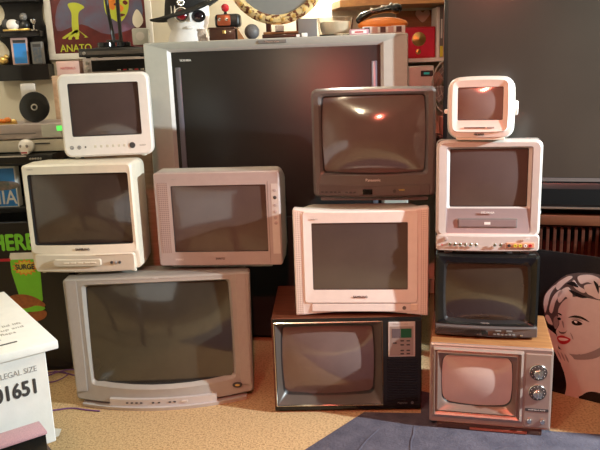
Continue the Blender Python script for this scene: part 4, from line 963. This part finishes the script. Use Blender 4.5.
MB().box(-.108, .083, -.002, .004, .008, .157, mat('crimson face', (.68, .02, .06), .4), r=.002, seg=1).build('face', RD)
MB().lathe([(.037, 0), (.037, .006), (.030, .010), (.018, .010), (.008, .016)], [M['cream'], M['gold'], M['gold'], M['gold']], (.0, -.002, .100), '-Y', 30).build('dial', RD)
MB().lathe([(.014, 0), (.014, .010), (.010, .012)], M['gold'], (-.004, -.002, .034), '-Y', 20).build('knob', RD)
cols = [(M['paper'], .016, .262), (M['jvc_dark'], .018, .272), (M['box_pink'], .018, .262), (M['ink'], .018, .258), (M['maroon'], .018, .25)]
xx = .768; names = ('white spined book next to the red radio', 'dark grey book with a yellow foot, second from the red radio', 'pink spined book in the middle of the rear shelf row', 'black book fourth from the red radio', 'maroon book nearest the flat television')
for i, (m_, wd_, hh) in enumerate(cols):
    bk = root('book', (xx+wd_/2, 3.88, 1.405), 0, names[i], 'book', 'books on the rear shelf')
    MB().box(-wd_/2, wd_/2, 0, .15, 0, hh, m_, r=.002, seg=1).build('cover', bk)
    if i: MB().box(-wd_/2+.001, wd_/2-.001, -.0008, .002, .004, .060, M['yellow'] if i == 1 else m_).build('spine_foot', bk); MB().box(-.004, .004, -.001, .002, .10, .20, M['pale_ink']).build('spine_title', bk)
    xx += wd_+.001
# white stereo and fans under the shelf
ST = root('white_stereo', (.655, 3.80, .925), 0, 'white boxy stereo below the red radio', 'stereo')
MB().box(-.065, .085, 0, .22, 0, .44, M['white'], r=.006).build('case', ST)
MB().box(.015, .080, -.002, .004, .385, .415, M['ink'], r=.001, seg=1).build('display_window', ST)
MB().box(.030, .060, -.003, .004, .395, .406, mat('teal digits', (.02, .2, .15), .4, emit=(.03, .4, .3), estr=.5)).build('display', ST)
MB().lathe([(.05, 0), (.05, .004), (.044, .004), (.02, -.006)], [M['jvc_hi'], M['jvc_hi'], M['jvc_dark']], (-.022, -.002, .27), '-Y', 26).build('speaker_cone', ST)
FN = root('desk_fan', (.815, 3.74, .925), -15, 'grey round desk fan beside the white stereo', 'fan')
for rad in (.095, .08, .064, .048, .032): 
    pts = [(rad*math.cos(2*math.pi*k/36), -.02-.02*(1-rad/.095), .33+rad*1.5*math.sin(2*math.pi*k/36)) for k in range(37)]
    MB().tube(pts, .0045 if rad == .095 else .0015, M['silver_back'], 6).build('grille_ring', FN)
for k in range(12):
    t = 2*math.pi*k/12; MB().tube([(0, -.045, .33), (.095*math.cos(t), -.02, .33+.1425*math.sin(t))], .0013, M['silver_back'], 5).build('grille_wire', FN)
for k in range(4):
    t = math.pi/2*k+.4; b = MB(); c_, s_2 = math.cos(t), math.sin(t)
    b.loft([[Vector((c_*r_-s_2*w_, yy, .33+1.4*(s_2*r_+c_*w_))) for w_, yy in ((-.01-r_*.3, .010), (.01+r_*.3, -.006), (.01+r_*.3, -.004), (-.01-r_*.3, .012))] for r_ in (.01, .05, .082)], M['jvc_dark'], M['jvc_dark'], M['jvc_dark']); b.build('blade', FN)
MB().cyl((0, .06, .33), .03, .10, M['silver_back']).build('motor', FN); MB().lathe([(.012, 0), (.012, .30)], M['silver_back'], (0, .035, 0), 'Z', 14).build('stem', FN)
MB().lathe([(.06, 0), (.06, .01), (.02, .02)], M['silver_back'], (0, .035, 0), 'Z', 24).build('foot', FN)
o = MB().box(-.05, .045, -.012, .07, 0, .09, M['salmon'], r=.004).build('salmon_box', loc=(.79, 3.58, 1.02)); setp(o, 'salmon coloured box seen between the charcoal and small white televisions', 'box')
o = MB().ball((0, 0, .024), .024, M['foam']).build('white_ball', loc=(.80, 3.60, 1.11)); setp(o, 'white ball on the salmon box behind the small white television', 'ball')
ss = root('side_stand', (.79, 3.62, 0), 0, 'dark narrow stand carrying the salmon box', 'stand')
MB().box(-.07, .07, -.07, .05, 1.0, 1.02, M['console_wood'], r=.003).build('top', ss)
for sx in (-.055, .055):
    for sy in (-.055, .035): MB().box(sx-.01, sx+.01, sy-.01, sy+.01, 0, 1.0, M['console_wood']).build('leg', ss)

# ================================================================== cables
def cable(pts, r, m, label, name='cable'):
    P = [Vector(p) for p in pts]; out = []
    for i in range(len(P)-1):
        p0, p1, p2, p3 = P[max(i-1, 0)], P[i], P[i+1], P[min(i+2, len(P)-1)]
        for k in range(6):
            t = k/6; out.append(.5*((2*p1)+(-p0+p2)*t+(2*p0-5*p1+4*p2-p3)*t*t+(-p0+3*p1-3*p2+p3)*t**3))
    out.append(P[-1]); o = MB().tube(out, r, m, 8).build(name); setp(o, label, 'cable')
cable([(-1.20, 2.70, .004), (-1.08, 2.72, .004), (-1.0, 2.735, .004), (-.93, 2.715, .004), (-.87, 2.700, .004)], .0035, M['purple'], 'purple cable running from the carton to the large grey television')
cable([(-1.50, 3.06, .004), (-1.33, 3.03, .004), (-1.20, 3.11, .004), (-1.08, 3.06, .004), (-1.02, 3.03, .004)], .0035, M['purple'], 'purple cable nearest the carton, left of the large television')
cable([(-1.55, 3.0, .010), (-1.36, 3.05, .010), (-1.24, 3.04, .010), (-1.14, 3.10, .016), (-1.03, 3.10, .010)], .0035, M['purple'], 'dark purple cable curving behind the nearer one')
cable([(-1.24, 3.02, .004), (-1.17, 3.00, .004), (-1.12, 3.04, .012), (-1.14, 3.10, .004), (-1.2, 3.12, .004)], .003, M['purple'], 'looped purple cable end beside the large television')
cable([(.50, 3.07, .72), (.515, 3.03, .66), (.55, 3.02, .60), (.53, 3.06, .50), (.55, 3.10, .25), (.56, 3.15, .02)], .004, M['paper'], 'white cable hanging between the middle and right stacks')

# ================================================================== lamps of the room
def lamp(kind, name, loc, energy, col, size=.1, rot=None, sy=None):
    l = bpy.data.lights.new(name, kind); l.energy = energy; l.color = col
    if kind == 'AREA':
        l.size = size
        if sy: l.shape = 'RECTANGLE'; l.size_y = sy
    else: l.shadow_soft_size = size
    o = bpy.data.objects.new(name, l); C.objects.link(o); o.location = loc
    if rot: o.rotation_euler = rot
    return o
def aim(o, p):
    d = Vector(p)-o.location; o.rotation_euler = d.to_track_quat('-Z', 'Y').to_euler()
kl = lamp('SPOT', 'key_lamp', (2.60, 1.62, 1.70), 900, (.84, .96, .98), .03); aim(kl, (-.2, 2.7, .75)); kl.data.spot_size = R(84); kl.data.spot_blend = .35
rl = lamp('SPOT', 'red_lamp', (-.05, -.05, 2.25), 270, (1, .17, .11), .04); aim(rl, (.38, 2.7, .55)); rl.data.spot_size = R(54); rl.data.spot_blend = .8
lamp('POINT', 'ceiling_lamp', (-.6, .65, 2.36), 50, (1, .83, .58), .07)
lamp('POINT', 'wall_lamp', (.22, 3.93, 1.97), 48, (1, .90, .74), .05)
lamp('POINT', 'left_lamp', (-1.75, 3.2, 2.2), 20, (1, .90, .70), .08)

wd_ = bpy.data.worlds.new('world'); bpy.context.scene.world = wd_; wd_.use_nodes = True
wd_.node_tree.nodes['Background'].inputs[0].default_value = (.05, .04, .035, 1); wd_.node_tree.nodes['Background'].inputs[1].default_value = .2

# ================================================================== camera
cam = bpy.data.cameras.new('camera'); co = bpy.data.objects.new('camera', cam); C.objects.link(co)
cam.sensor_width = 36; cam.lens = 42; cam.clip_start = .02
p_, r_ = R(13), R(-2)
fwd = Vector((0, math.cos(p_), -math.sin(p_))); up0 = Vector((0, math.sin(p_), math.cos(p_))); rt0 = Vector((1, 0, 0))
rt = rt0*math.cos(r_)+up0*math.sin(r_); up = -rt0*math.sin(r_)+up0*math.cos(r_)
m = Matrix((rt, up, -fwd)).transposed().to_4x4(); m.translation = Vector((0, 0, 1.4)); co.matrix_world = m
sc_ = bpy.context.scene; sc_.camera = co
vs = sc_.view_settings; vs.view_transform = 'Standard'; vs.look = 'None'; vs.gamma = 1; vs.use_curve_mapping = False; vs.exposure = -.48
